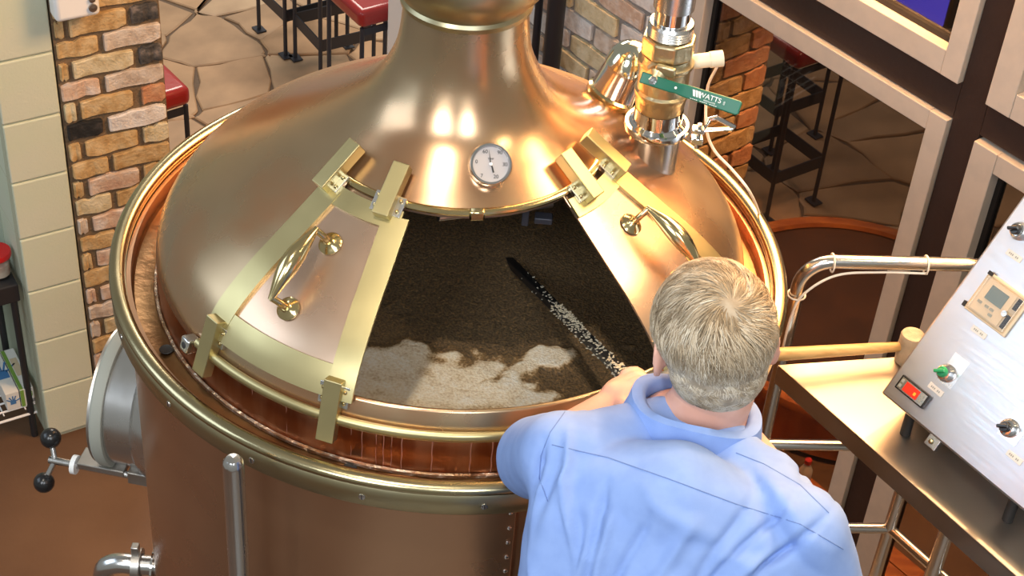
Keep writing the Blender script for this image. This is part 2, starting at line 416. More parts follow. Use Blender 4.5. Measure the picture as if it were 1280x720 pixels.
# ---- flagstones beyond the brick pier (voronoi slabs)
WB = azv(57); NB = Vector((math.cos(R_(57)), -math.sin(R_(57)), 0)); PB = Vector((-1.15, 1.62, 0))
WA = azv(-41); NA = Vector((math.cos(R_(-41)), -math.sin(R_(-41)), 0)); NA0 = 1.585
flag = MB().box((.25, 4.6, FL+.001), (5.6, 4.4, .002))
fs_floor = build('floor_flagstone', flag, M['joint'], smooth=0)
tag(fs_floor, 'joint bed under the tan flagstone paving behind the brick pier', kind='structure')
def voronoi(seeds, i, lim):
    p = seeds[i]; poly = [p+Vector((a*lim, c*lim)) for a, c in ((-1, -1), (1, -1), (1, 1), (-1, 1))]
    for j, q in enumerate(seeds):
        if j == i or (q-p).length > 2*lim: continue
        m = (p+q)/2; n = (q-p); out = []
        for k in range(len(poly)):
            a = poly[k]; c = poly[(k+1) % len(poly)]; da = (a-m).dot(n); dc = (c-m).dot(n)
            if da <= 0: out.append(a)
            if da*dc < 0: out.append(a + (c-a)*(da/(da-dc)))
        poly = out
        if len(poly) < 3: return []
    return poly
rnd = random.Random(11); seeds = []
for ix in range(17):
    for iy in range(13):
        seeds.append(Vector((-2.7+ix*.37+rnd.uniform(-.16, .16), 2.2+iy*.34+rnd.uniform(-.15, .15))))
for i, s0 in enumerate(seeds):
    poly = voronoi(seeds, i, .6)
    if len(poly) < 3: continue
    c = sum(poly, Vector((0, 0)))/len(poly)
    if c.x < -2.5 or c.x > 3.0 or c.y < 2.42 or c.y > 6.8: continue
    if (Vector((c.x, c.y, 0))-PB).dot(NB) > -.5 and (Vector((c.x, c.y, 0))-PB).dot(WB) < .5: continue
    d_win = Vector((c.x, c.y, 0)).dot(NA)
    pts = []
    for k in range(len(poly)):
        a = poly[k]; q = poly[(k+1) % len(poly)]
        for t in (0, .33, .66):
            w = a+(q-a)*t; w = w + Vector((rnd.uniform(-.012, .012), rnd.uniform(-.012, .012))); pts.append(c + (w-c)*(1-.007/max(.1, (w-c).length)))
    mb = MB(); h = .012+rnd.uniform(-.002, .004)
    top = [Vector((p.x, p.y, FL+h)) for p in [c+(p-c)*.97 for p in pts]]; mid = [Vector((p.x, p.y, FL+h-.005)) for p in pts]; bot = [Vector((p.x, p.y, FL+.002)) for p in pts]
    mb.loft([bot, mid, top]); build('flagstone', mb, M['flag'], fs_floor, smooth=0)

# ---- bricks
def brick_mesh(name, seed):
    r = random.Random(seed); bm = bmesh.new(); bmesh.ops.create_cube(bm, size=1)
    bmesh.ops.subdivide_edges(bm, edges=[e for e in bm.edges if abs((e.verts[0].co-e.verts[1].co).x) > .5], cuts=4)
    for v in bm.verts:
        fx = abs(v.co.x) > .49; ed = fx and abs(v.co.z) > .49
        v.co.z += r.uniform(-.07, .07); v.co.x += r.uniform(-.012, .012) if fx else 0
        if v.co.y < 0: v.co.y += r.uniform(-.05, .06)
        if ed: v.co.x *= .97; v.co.z *= .93
    bmesh.ops.bevel(bm, geom=[e for e in bm.edges if e.calc_face_angle(0) > .8], offset=.04, segments=1, affect='EDGES')
    me = bpy.data.meshes.new(name); bm.to_mesh(me); bm.free(); me.materials.append(BR['tan'])
    return me
BM = [brick_mesh('brick', s) for s in range(6)]
def lay_bricks(parent, p0, U, N, rows, z0, course=.068, proud=.012, dep=.06, bh=.055):
    """rows: list of list of (u0,u1,colour); row k is centred at z0 - k*course"""
    ang = math.atan2(U.y, U.x)
    for k, row in enumerate(rows):
        for (a, c, colr) in row:
            z = z0 - k*course
            pos = p0 + U*((a+c)/2) + N*(proud + rnd.uniform(-.003, .003) - dep/2) + ZAX*z
            # brick meshes are built with -y as the face; N must equal -local y
            o = inst('brick', rnd.choice(BM), parent, pos, (0, 0, ang), (c-a, dep, bh+rnd.uniform(-.004, .003)), BR[colr])

# left pier: brick face, parallel to WB, front normal NB
zc = -.582 + .068   # first visible course
pier = MB(); 
PL, PRt = -.075, .235
pier.prism([PB+WB*PL+ZAX*(FL), PB+WB*PRt+ZAX*FL, PB+WB*PRt-NB*.22+ZAX*FL, PB+WB*PL-NB*.22+ZAX*FL], (0, 0, 2.6))
wall_pier = build('wall_brick_pier', pier, M['mortar_dark'], smooth=0); tag(wall_pier, 'reclaimed tan brick pier beside the pale green block wall', kind='structure')
S = .002105
def px(a): return (a-60)*S - .075
rows = []
A_ = lambda l, col: None
full = lambda: rnd.choice(['tan', 'tan', 'cream', 'tan', 'pink', 'pale'])
explicit = [
    [(-.072, .03, 'tan'), (.045, .225, 'tan')],
    [(-.070, -.045, 'tan'), (-.032, .135, 'tan'), (.148, .23, 'dark')],
    [(-.072, .048, 'tan'), (.062, .232, 'pale')],
    [(-.070, -.045, 'tan'), (-.034, .146, 'cream'), (.162, .232, 'dark')],
    [(-.072, .042, 'pink'), (.055, .232, 'pale')],
    [(-.070, -.036, 'cream'), (-.024, .134, 'tan'), (.16, .232, 'orange')],
    [(-.068, .038, 'black'), (.052, .232, 'white')],
    [(-.070, -.036, 'tan'), (-.024, .14, 'tan'), (.154, .232, 'cream')],
    [(-.068, .042, 'tan'), (.055, .232, 'tan')],
    [(-.070, -.04, 'tan'), (-.026, .132, 'pink'), (.146, .232, 'tan')]]
for k in range(4):   # above the frame
    rows.append([(-.07, .04, full()), (.055, .232, full())] if k % 2 else [(-.07, -.04, full()), (-.026, .13, full()), (.145, .232, full())])
rows += explicit
while len(rows) < 25:
    rows.append([(-.07, .04, full()), (.055, .232, full())] if len(rows) % 2 == 0 else [(-.07, -.04, full()), (-.026, .13, full()), (.145, .232, full())])
z_first = -.582 + .068 + .068*4
rows = [r for i, r in enumerate(rows) if z_first - i*.068 > FL+.03]
lay_bricks(wall_pier, PB, WB, NB, rows, z_first, dep=.05)

# painted block wall, left of the pier; a recess with shelves opens to its left
blk = MB().prism([PB+WB*-.247+NB*-.004+ZAX*FL, PB+WB*-.079+NB*-.004+ZAX*FL, PB+WB*-.079-NB*.2+ZAX*FL, PB+WB*-.247-NB*.2+ZAX*FL], (0, 0, 2.6))
wall_left = build('wall_left', blk, M['block_joint'], smooth=0); tag(wall_left, 'pale green painted concrete block wall end next to brick pier', kind='structure')
bw = .168; ubl = MB().box((0, 0, 0), (bw-.003, .03, .197)); ubm = rawmesh('concrete_block', ubl, M['block'], Vector((0, 0, 0)), 0)
zj = -.647 + .203*6
while zj > FL+.02:
    zj -= .203
    zc_ = max(zj, FL) ; hh = .203 - (zc_-zj)
    o = inst('concrete_block', ubm, wall_left, PB+WB*-.163+NB*-.011+ZAX*(zc_+hh/2), (0, 0, math.atan2(WB.y, WB.x)), (1, 1, hh/.203))
    m = o.modifiers.new('bevel', 'BEVEL'); m.width = .004; m.segments = 2
    # return face of the corner block
    o = inst('concrete_block', ubm, wall_left, PB+WB*-.243+NB*-.12+ZAX*(zc_+hh/2), (0, 0, math.atan2(NB.y, NB.x)), (.95, .3, hh/.203))
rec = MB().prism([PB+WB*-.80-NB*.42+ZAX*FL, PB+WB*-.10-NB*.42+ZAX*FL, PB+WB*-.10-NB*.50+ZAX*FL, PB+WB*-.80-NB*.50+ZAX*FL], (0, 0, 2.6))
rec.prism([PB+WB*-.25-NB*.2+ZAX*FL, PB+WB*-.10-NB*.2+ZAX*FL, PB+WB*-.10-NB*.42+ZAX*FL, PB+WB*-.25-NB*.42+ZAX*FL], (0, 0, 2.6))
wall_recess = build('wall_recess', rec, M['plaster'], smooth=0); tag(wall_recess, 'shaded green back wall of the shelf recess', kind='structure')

# ---- brick wall behind the dome (parallel to the windows, a little proud of them)
NBk = NA0 - .03
def wa(u, z, n=NA0): return WA*u + NA*n + ZAX*z
bk = MB().prism([wa(1.025, FL, NBk+.001), wa(2.05, FL, NBk+.001), wa(2.05, FL, NBk+.26), wa(1.025, FL, NBk+.26)], (0, 0, 2.5))
wall_back = build('wall_back', bk, M['mortar_lt'], smooth=0); tag(wall_back, 'pale reclaimed brick wall behind the tun dome beside the window', kind='structure')
rows = []; nrow = 0; z = .30
while z > -1.75:
    u = 1.03 - (0 if nrow % 2 else .1); row = []
    while u < 2.04:
        a = max(u, 1.03); c = min(u+.195, 2.04)
        if c-a > .03:
            colr = rnd.choice(['pale', 'white', 'white', 'white', 'pink', 'pale', 'cream'])
            if rnd.random() < .06: colr = 'dark'
            row.append((a, c, colr))
        u += .208
    rows.append(row); nrow += 1; z -= .072
lay_bricks(wall_back, NA*NBk, WA, -NA, rows, .30, course=.072, dep=.05, bh=.060)
# reveal of the same wall beyond the glass (faces the camera through the pane)
rv = MB().prism([wa(.985, FL, NA0+.06), wa(1.021, FL, NA0+.06), wa(1.021, FL, NA0+.36), wa(.985, FL, NA0+.36)], (0, 0, 2.5))
wall_rev = build('wall_brick_reveal', rv, M['mortar_dark'], smooth=0); tag(wall_rev, 'brick reveal seen through the big window pane beside its jamb', kind='structure')
rows = []; z = .3; n = 0
while z > -1.9:
    rows.append([(.0, .19, rnd.choice(['tan', 'orange', 'tan'])), (.2, .29, rnd.choice(['tan', 'orange']))] if n % 2 else [(.0, .09, 'tan'), (.1, .29, rnd.choice(['tan', 'orange', 'tan']))]); n += 1; z -= .072
lay_bricks(wall_rev, wa(.985, 0, NA0+.065), NA, -WA, rows, .3, course=.072, dep=.04, bh=.060)

# ---- window wall: brown steel, beige frames, panes
def wbox(u0, u1, z0, z1, n0, n1): 
    return MB().box(wa((u0+u1)/2, (z0+z1)/2, (n0+n1)/2), (abs(u1-u0), abs(n1-n0), z1-z0), (WA, NA, ZAX))
WB0, WT0 = FL+.10, 1.3
tr = build('trim_1', wbox(0.0, .083, FL, WT0, NA0+.005, NA0+.10), M['brown_paint'], smooth=0, bevel=.002); tag(tr, 'dark brown painted steel mullion between the windows', kind='structure')
tr = build('trim_2', wbox(-1.3, -.0005, -.32, -.22, NA0+.005, NA0+.10), M['brown_paint'], smooth=0, bevel=.002); tag(tr, 'dark brown steel transom running to the right of the mullion', kind='structure')
tr = build('trim_3', wbox(.0835, 1.0, -.32, -.22, NA0+.005, NA0+.10), M['brown_paint'], smooth=0, bevel=.002); tag(tr, 'dark brown steel transom above the big lower pane', kind='structure')
tr = build('trim_4', wbox(-1.3, 1.02, FL, FL+.10, NA0+.005, NA0+.10), M['brown_paint'], smooth=0, bevel=.002); tag(tr, 'dark brown steel sill beam below the windows', kind='structure')
fw = .055
wn = 0
for (u0, u1, z0, z1, lab) in ((.085, 1.004, FL+.10, -.322, 'large lower window with beige frame and pane darkened in place of a dim room'),
                              (.085, 1.004, -.218, WT0, 'upper window with beige frame above the brown transom'),
                              (-1.25, -.002, FL+.10, -.330, 'lower window with beige frame behind the control panel'),
                              (-1.25, -.002, -.226, WT0, 'upper window right of the brown mullion')):
    wn += 1
    e = empty('window_%d' % wn, wa((u0+u1)/2, z0, NA0)); tag(e, lab, kind='structure')
    n0, n1 = NA0-.012, NA0+.055
    build('jamb', wbox(u0, u0+fw, z0, z1, n0, n1), M['frame'], e, smooth=0, bevel=.002)
    build('jamb', wbox(u1-fw*1.3, u1, z0, z1, n0, n1), M['frame'], e, smooth=0, bevel=.002)
    build('rail', wbox(u0+fw+.0004, u1-fw*1.3-.0004, z0, z0+fw*1.2, n0+.001, n1), M['frame'], e, smooth=0, bevel=.002)
    build('rail', wbox(u0+fw+.0004, u1-fw*1.3-.0004, z1-fw, z1, n0+.001, n1), M['frame'], e, smooth=0, bevel=.002)
    g = .014
    gb = wbox(u0+fw, u0+fw+g, z0+fw*1.2, z1-fw, NA0+.022, NA0+.045)
    for q in (wbox(u1-fw*1.3-g, u1-fw*1.3, z0+fw*1.2, z1-fw, NA0+.022, NA0+.045), wbox(u0+fw, u1-fw*1.3, z0+fw*1.2, z0+fw*1.2+g, NA0+.022, NA0+.045), wbox(u0+fw, u1-fw*1.3, z1-fw-g*.6, z1-fw, NA0+.022, NA0+.045)): gb.add(q.v, q.f)
    build('gasket', gb, M['gasket'], e, smooth=0)
    build('pane', wbox(u0+fw+.004, u1-fw*1.3-.004, z0+fw*1.2+.004, z1-fw-.004, NA0+.030, NA0+.036), M['glass'], e, smooth=0)

# ---- what stands beyond the glass
pc = onz(1067, 392, FL+.23)
t = empty('round_plinth', (pc.x, pc.y, FL), 'low round plinth with dark top and orange wooden rim beyond the window', 'plinth')
build('drum', MB().lathe([(.50, 0), (.545, .02), (.545, .20), (.50, .20)], 64, (pc.x, pc.y, FL+.004)), M['wood_orange'], t)
build('top', MB().lathe([(.05, .201), (.52, .201), (.52, .212), (.05, .212)], 64, (pc.x, pc.y, FL+.004)), M['plinth_top'], t)
build('rim', MB().lathe([(.521, .195), (.566, .195), (.570, .215), (.565, .232), (.525, .232), (.521, .215)], 64, (pc.x, pc.y, FL+.004), caps=False), M['wood_orange'], t)
deck = MB().box(wa(.35, FL+.001, NA0+.22), (1.35, .26, .002), (WA, NA, ZAX)); deckf = build('floor_deck', deck, M['joint'], smooth=0); tag(deckf, 'narrow strip of orange wood flooring behind the glass', kind='structure')
for k in range(4):
    q = MB().box(wa(.35, FL+.009, NA0+.125+k*.062), (1.34, .058, .012), (WA, NA, ZAX)); build('plank', q, M['wood_orange'], deckf, smooth=0, bevel=.002)
bp = onz(1004, 602, FL+.016)
t = empty('bottle', bp, 'small white bottle with red cap on wood floor beyond the window', 'bottle')
build('bottle_body', MB().lathe([(.020, 0), (.022, .004), (.022, .055), (.012, .075), (.010, .085)], 20, bp+Vector((0, 0, .0005))), M['carton'], t)
build('cap', MB().lathe([(.011, .0), (.012, .002), (.012, .016), (.010, .018)], 16, bp+Vector((0, 0, .086))), M['red_cap'], t)
sp = wa(.80, -.50, NA0+.62)
t = empty('television', sp, 'glowing blue screen seen through the upper window', 'television')
build('casing', MB().box(sp+Vector((0, 0, .17)), (.48, .04, .34), (WA, NA, ZAX)), M['black'], t, bevel=.006)
build('screen', MB().box(sp+Vector((0, 0, .17))-NA*.022, (.455, .004, .315), (WA, NA, ZAX)), M['screen'], t)
build('ceiling_bracket', MB().cyl(sp+NA*.01+Vector((0, 0, .34)), sp+NA*.01+Vector((0, 0, 1.8)), .018, seg=16), M['black'], t)

# ---- stools
def stool(c, ang, label, h=.75, s=.255, seat=.29):
    c = Vector(c); t = empty('bar_stool', (c.x, c.y, FL+.0165), label, 'stool', 'red and black bar stools'); X = azv(ang); Y = Vector((-X.y, X.x, 0))
    B0 = Vector((c.x, c.y, FL+.0165))
    for a in (-1, 1):
        for d in (-1, 1):
            p = B0 + X*(a*s/2) + Y*(d*s/2)
            m = MB().cyl(p+Vector((0, 0, .006)), p+Vector((0, 0, h-.05)), .009, seg=10); build('leg', m, M['iron'], t)
            build('foot_plate', MB().box(p+Vector((0, 0, .003)), (.06, .045, .006), (X, Y, ZAX)), M['iron'], t, smooth=0)
    for a in (-1, 1):
        build('foot_bar', MB().box(B0+X*(a*s/2)+Vector((0, 0, .20)), (.006, s, .055), (X, Y, ZAX)), M['iron'], t, smooth=0)
        build('foot_bar', MB().box(B0+Y*(a*s/2)+Vector((0, 0, .20)), (s, .006, .055), (X, Y, ZAX)), M['iron'], t, smooth=0)
        build('seat_rail', MB().box(B0+X*(a*s/2)+Vector((0, 0, h-.07)), (.006, s, .03), (X, Y, ZAX)), M['iron'], t, smooth=0)
    build('seat', MB().box(B0+Vector((0, 0, h-.01)), (seat, seat, .075), (X, Y, ZAX)), M['redseat'], t, smooth=60, bevel=.025, seg=4)
    return t
stA = onz(357, 24, FL+.2); stB = onz(404, 62, FL+.2)
X1 = azv(-40); Y1 = azv(55)
stool(stA + X1*.13 + Y1*.13, -37, 'black iron bar stool base farthest along the flagstones')
stool(stB + X1*.13 + Y1*.13, -34, 'black iron bar stool just behind the dome of the copper tun')
sc_ = onz(452, 28, FL+.75); stool(sc_ + X1*.145 + Y1*.145, -37, 'red padded bar stool next to the bright white strip')
sc_ = onz(240, 122, FL+.75); stool(sc_ + azv(-40)*.145 + azv(-130)*.145, -40, 'red padded bar stool half hidden by the brick pier')
sc_ = onz(998, 80, FL+.75); stool(sc_ + X1*.145 + Y1*.145, -37, 'red padded bar stool behind the large window pane')
sc_ = onz(972, 143, FL+.2); stool(sc_ + X1*.13 + Y1*.13, -37, 'second bar stool behind the glass, its flat foot rail showing')

# added white upright beside the stools, painted for a bright strip of daylight
Xw = azv(84); Yw = Vector((-Xw.y, Xw.x, 0)); wp = onz(488, 225, FL)
e = empty('white_strip_1', wp+Vector((0, 0, .02))); tag(e, 'white upright painted in place of a strip of daylight beside the red stool', kind='structure')
build('white_upright', MB().box(wp+Vector((0, 0, 1.02)), (.050, .50, 2.0), (Xw, Yw, ZAX)), M['strip_white'], e, smooth=0, bevel=.002)
build('dark_edge', MB().box(wp+Xw*.033+Vector((0, 0, 1.02)), (.014, .49, 2.0), (Xw, Yw, ZAX)), M['dark_pipe'], e, smooth=0)
# dark pipes in front of the back brick wall
for (u, r, lab) in ((1.440, .028, 'thick dark vertical pipe in front of the pale brick wall'), (1.520, .0125, 'thin dark vertical pipe left of the thick one on the brick wall')):
    t = empty('dark_pipe', wa(u, FL, NBk-.075), lab, 'pipe')
    build('pipe', MB().cyl(wa(u, FL, NBk-.075), wa(u, .5, NBk-.075), r, seg=24), M['dark_pipe'], t)
    for zz in (-1.4, -.2): build('pipe_clip', MB().box(wa(u, zz, NBk-.058), (r*2+.012, .056, .02), (WA, NA, ZAX)), M['iron'], t, smooth=0)

# white device on the brick pier
dz = -.520
t = empty('emergency_light', PB+WB*.0+NB*.06+ZAX*dz, 'white plastic emergency light box on top of the brick pier', 'light')
build('housing', MB().box(PB+WB*-.018+NB*.048+ZAX*(dz+.075), (.125, .062, .15), (WB, -NB, ZAX)), M['white_plastic'], t, smooth=60, bevel=.014, seg=4)
build('lamp_lens', MB().lathe([(.0, 0), (.012, 0), (.012, .006), (0, .008)], 20, PB+WB*.022+NB*.079+ZAX*(dz+.03), frame(NB)), M['steel_dull'], t)
build('lamp_lens', MB().lathe([(.0, 0), (.009, 0), (.009, .006), (0, .008)], 20, PB+WB*.022+NB*.079+ZAX*(dz+.055), frame(NB)), M['steel_dull'], t)

# ---- shelf rack, jar and glove boxes in the recess
def lwp(u, z, off): return PB + WB*u - NB*off + ZAX*z
OFF = .02
SZ1 = -1.437; SZ2 = -1.942
t = empty('shelf_rack', lwp(-.444, FL, OFF+.14), 'black storage rack with a wire lower shelf in the wall recess', 'rack')
build('shelf', MB().box(lwp(-.444, SZ1-.033, OFF+.14), (.36, .27, .066), (WB, -NB, ZAX)), M['blackshelf'], t, smooth=0, bevel=.004)
for u in (-.282, -.61):
    for of in (OFF+.02, OFF+.26):
        build('post', MB().cyl(lwp(u, FL+.001, of), lwp(u, SZ1-.067, of), .011, seg=12), M['blackshelf'], t)
for k in range(7):
    build('wire', MB().cyl(lwp(-.62, SZ2, OFF+.02+k*.04), lwp(-.266, SZ2, OFF+.02+k*.04), .0035, seg=8), M['white_plastic'], t)
build('wire', MB().cyl(lwp(-.62, SZ2-.035, OFF+.015), lwp(-.265, SZ2-.035, OFF+.015), .0045, seg=8), M['white_plastic'], t)
for u in (-.30, -.37, -.44, -.51, -.58): build('wire', MB().cyl(lwp(u, SZ2-.006, OFF+.01), lwp(u, SZ2-.006, OFF+.27), .0025, seg=6), M['white_plastic'], t)
jb = lwp(-.300, SZ1, OFF+.075)
t = empty('storage_jar', jb, 'clear jar with a red screw lid on the black shelf', 'jar')
build('jar_body', MB().lathe([(.034, 0), (.038, .005), (.038, .066), (.034, .072)], 32, jb+Vector((0, 0, .001))), M['clear'], t)
build('contents', MB().lathe([(.028, 0), (.033, .004), (.033, .042), (.015, .052), (0, .054)], 24, jb+Vector((0, 0, .004))), M['jar_inner'], t)
build('lid', MB().lathe([(.034, .0), (.043, 0), (.044, .003), (.044, .016), (.042, .019), (0, .020)], 40, jb+Vector((0, 0, .0735))), M['red_lid'], t)
def carton(u, w, label, art):
    z0 = SZ2+.0045; bcen = lwp(u, z0, OFF+.12); t = empty('glove_box', bcen, label, 'box')
    build('carton', MB().box(bcen+Vector((0, 0, .035)), (w, .21, .07), (WB, -NB, ZAX)), M['carton'], t, smooth=0, bevel=.0015)
    fr = lwp(u, z0, OFF+.0145)
    if art == 'hand':
        hb = MB(); c0 = fr+Vector((0, 0, .030)); hb.box(c0, (.018, .0008, .016), (WB, -NB, ZAX))
        for i, a in enumerate((-.9, -.45, 0, .4, 1.2)):
            d = WB*math.sin(a)+ZAX*math.cos(a); hb.box(c0+d*.017, (.004, .0008, .018), (d.cross(NB), -NB, d))
        build('hand_print', hb, M['carton_blue'], t, smooth=0)
        top = MB(); c1 = lwp(u, z0+.0706, OFF+.11); top.box(c1, (.035, .04, .0006), (WB, -NB, ZAX))
        for i, a in enumerate((-.7, -.35, 0, .35, .9)):
            d = -NB*math.cos(a)+WB*math.sin(a); top.box(c1+d*.04, (.006, .045, .0006), (d.cross(ZAX), d, ZAX))
        build('hand_print', top, M['carton_blue'], t, smooth=0)
    else:
        build('green_band', MB().box(lwp(u-w*.36, z0+.035, OFF+.0142), (w*.27, .001, .069), (WB, -NB, ZAX)), M['carton_green'], t, smooth=0)
        build('green_band', MB().box(lwp(u-w*.36, z0+.0706, OFF+.12), (w*.27, .205, .0008), (WB, -NB, ZAX)), M['carton_green'], t, smooth=0)
        for j in range(3): build('print_line', MB().box(lwp(u+w*.17, z0+.052-j*.007, OFF+.0142), (w*.45, .001, .004), (WB, -NB, ZAX)), M['carton_green'], t, smooth=0)
        bc = MB()
        for j in range(7): bc.box(lwp(u+w*.02+j*.0036, z0+.016, OFF+.0142), (.0016, .001, .014), (WB, -NB, ZAX))
        build('barcode', bc, M['ink'], t, smooth=0)
        build('tan_print', MB().box(lwp(u+w*.1, z0+.0706, OFF+.13), (w*.5, .09, .0006), (WB, -NB, ZAX)), M['tan_print'], t, smooth=0)
carton(-.3335, .043, 'white glove carton printed with a blue hand on the wire shelf', 'hand')
carton(-.2870, .043, 'white glove carton with green band nearest the block wall', 'green')

# ================================================================== THE COPPER MASH TUN
tun = empty('mash_tun', (0, 0, FL+.001), 'large copper mash tun with brass rim and domed lid with open hatch', 'tank')
TS = 144
build('shell', MB().lathe([(.574, FL+.002), (.574, -.012), (.566, -.012), (.566, FL+.002)], TS, caps=False), M['shell'], tun)
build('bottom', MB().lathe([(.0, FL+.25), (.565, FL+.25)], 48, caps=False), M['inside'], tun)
build('rim_flange', MB().lathe([(.5745, -.052), (.597, -.050), (.601, -.044), (.601, -.013), (.598, -.008), (.5745, -.008)], TS, caps=False), M['brass_dull'], tun)
M['bead'] = mat('rim_brass', (.47, .40, .235), .24, 1, rvar=.06, vs=7)
build('rim_bead', MB().lathe([(.589+.0135*math.cos(a), .000+.0105*math.sin(a)) for a in np.linspace(-.4, math.pi+.6, 14)], TS, caps=False), M['bead'], tun)
build('trough', MB().lathe([(.577, -.003), (.572, -.030), (.562, -.043), (.545, -.047), (.522, -.042)], TS, caps=False), M['trough'], tun)
sol = MB(); pts = []
for i in range(180):
    a = 2*math.pi*i/180; q = .003*noise.noise(Vector((math.cos(a)*9, math.sin(a)*9, 0)))
    pts.append(Vector(((.524+q)*math.cos(a), (.524+q)*math.sin(a), -.040+q)))
sol.tube(pts, .0045, 6, True); build('solder_seam', sol, M['solder'], tun)
# dome with its hatch opening
DP = [(.52, -.045), (.52, .03), (.507, .07), (.475, .115), (.42, .16), (.36, .198), (.30, .236), (.245, .272), (.195, .308), (.153, .345), (.125, .39), (.108, .44), (.100, .52)]
DS = spline(DP, 8); DR = [p[0] for p in DS]; DZ = [p[1] for p in DS]
def dome_r(z): return float(np.interp(z, DZ, DR))
def dome_z(r): return float(np.interp(-r, [-x for x in DR], DZ))
def dome_n(r):
    z1, z2 = dome_z(min(.515, r+.01)), dome_z(r-.01); d = Vector((z1-z2, 0, 0)); t = np.array([-.02, z2-z1]); t /= np.linalg.norm(t)
    return t[1], -t[0]    # (radial, vertical) outward normal
H0, H1 = -17.0, 46.0
phis = list(np.linspace(H0, H1, 43)) + list(np.linspace(H1, H0+360, 181))[1:-1]
ilow = min(range(len(DZ)), key=lambda i: abs(DZ[i]-.082)); iup = min(range(len(DZ)), key=lambda i: abs(DZ[i]-.268))
vs, fs = [], []
n = len(phis)
iw = min(range(len(DZ)), key=lambda i: abs(DZ[i]-.03))
mi = []
for r, z in DS:
    for p in phis: vs.append(pol(p, r, z))
for j in range(len(DS)-1):
    for i in range(n):
        if ilow <= j < iup and i < 42: continue
        k = (i+1) % n; fs.append((j*n+i, j*n+k, (j+1)*n+k, (j+1)*n+i)); mi.append(1 if j < iw else 0)
db = MB(); db.add(vs, fs); db.mi = mi
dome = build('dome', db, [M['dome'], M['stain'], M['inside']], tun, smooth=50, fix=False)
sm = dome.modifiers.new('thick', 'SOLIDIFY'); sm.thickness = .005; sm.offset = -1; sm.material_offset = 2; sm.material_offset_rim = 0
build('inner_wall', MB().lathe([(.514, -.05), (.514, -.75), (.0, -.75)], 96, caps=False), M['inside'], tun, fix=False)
# drips on the vertical band under the lower rail
for p, w, z1 in ((-33, .0020, -.01), (-25.5, .002, -.03), (-11, .003, -.03), (-8.5, .0025, -.036), (-7.2, .003, -.036), (-5.8, .0025, -.036), (-4, .004, -.036), (-13, .002, -.03), (1.2, .004, -.036), (7.8, .0035, -.036), (11.5, .005, -.036)):
    d = MB(); c_ = [pol(p+.07*math.sin(k*2.1+p), .5203, .034+(z1-.034)*k/5) for k in range(6)]
    d.tube(c_, [w*.35*(1-.08*k) for k in range(6)], 5); build('drip', d, M['drip'], dome)
# door rails
def ringtube(r, z, a0, a1, rad, seg=8, hz=1.0, n=120):
    prof = [(r+rad*math.cos(t), z+rad*hz*math.sin(t)) for t in np.linspace(0, 2*math.pi, seg, endpoint=False)]
    mb = MB(); N_ = n; vs = []
    for k in range(N_+1):
        p = a0+(a1-a0)*k/N_
        for rr, zz in prof: vs.append(pol(p, rr, zz))
    fs = []
    m = len(prof)
    for k in range(N_):
        for i in range(m): q = (i+1) % m; fs.append((k*m+i, k*m+q, (k+1)*m+q, (k+1)*m+i))
    fs += [tuple(reversed(range(m))), tuple(range(N_*m, N_*m+m))]
    mb.add(vs, fs); return mb
build('lower_rail', ringtube(.5255, .046, -47, 78, .0075, 12, 1.25), M['brass'], tun)
build('upper_rail', ringtube(.251, .272, -47, 80, .0075, 10, .8), M['brass_pol'], tun)
build('upper_lip', ringtube(.249, .2665, -47, 80, .0045, 8, 1.8), M['door_copper'], tun)
build('rail_stop', MB().box(pol(10.5, .258, .273), (.024, .014, .018), (pol(100.5, 1, 0), pol(10.5, 1, 0), ZAX)), M['brass_pol'], tun, bevel=.003)
# neck ring and upper neck
build('neck_ring', MB().lathe([(.100, .505), (.107, .508), (.109, .517), (.106, .523), (.110, .530), (.124, .545), (.133, .565), (.135, .585), (.131, .605), (.118, .620), (.104, .628)], 72, caps=False), M['brass_dull'], tun)
build('neck', MB().lathe([(.101, .62), (.098, .75), (.096, 1.1), (.09, 1.6)], 72, caps=False), M['dome'], tun)
# flange screws, seam, rivets, drains, lug
for p in range(-180, 180, 18):
    q = pol(p+9.5, .601, -.028); dr = pol(p+9.5, 1, 0)
    sb = MB().lathe([(.0058, 0), (.0055, .0012), (.0, .0014)], 14, q, frame(dr)); so = build('flange_screw', sb, M['steel'], tun)
    build('slot', MB().box(q+dr*.0014, (.0014, .009, .0006), (dr.cross(ZAX), ZAX, dr)), M['ink'], so, smooth=0)
sv = MB(); 
for z in (FL+.01, -.06): pass
build('shell_seam', MB().box(pol(15.2, .5752, (FL-.06)/2), (.004, .0035, -FL-.07), (pol(105.2, 1, 0), pol(15.2, 1, 0), ZAX)), M['stain'], tun, smooth=0)
rvm = rawmesh('rivet', MB().lathe([(.0042, 0), (.0038, .0014), (.002, .0024), (0, .0026)], 12, (0, 0, 0), (Vector((1, 0, 0)), Vector((0, 0, 1)), Vector((0, -1, 0)))), M['steel'], Vector((0, 0, 0)))
for k in range(56): inst('rivet', rvm, tun, pol(14.2, .5742, -.075-.034*k), (0, 0, R_(14.2)))
for x, y in ((208, 437), (437, 586)):
    q = onz(x, y, -.042); build('drain_hole', MB().lathe([(.008, .0), (.011, .0015), (.012, .0), (.0, -.001)], 20, q+Vector((0, 0, .0005))), M['ink'], tun)
q = pol(-48.3, .5215, .036); dr = pol(-48.3, 1, .25).normalized()
lug = build('lug', MB().box(q+dr*.012, (.022, .026, .024), (pol(41.7, 1, 0), dr.cross(pol(41.7, 1, 0)), dr)), M['steel'], tun, bevel=.003)
build('lug_hole', MB().lathe([(.006, 0), (.005, .0006), (0, .0006)], 16, q+dr*.0243, frame(dr)), M['ink'], lug)

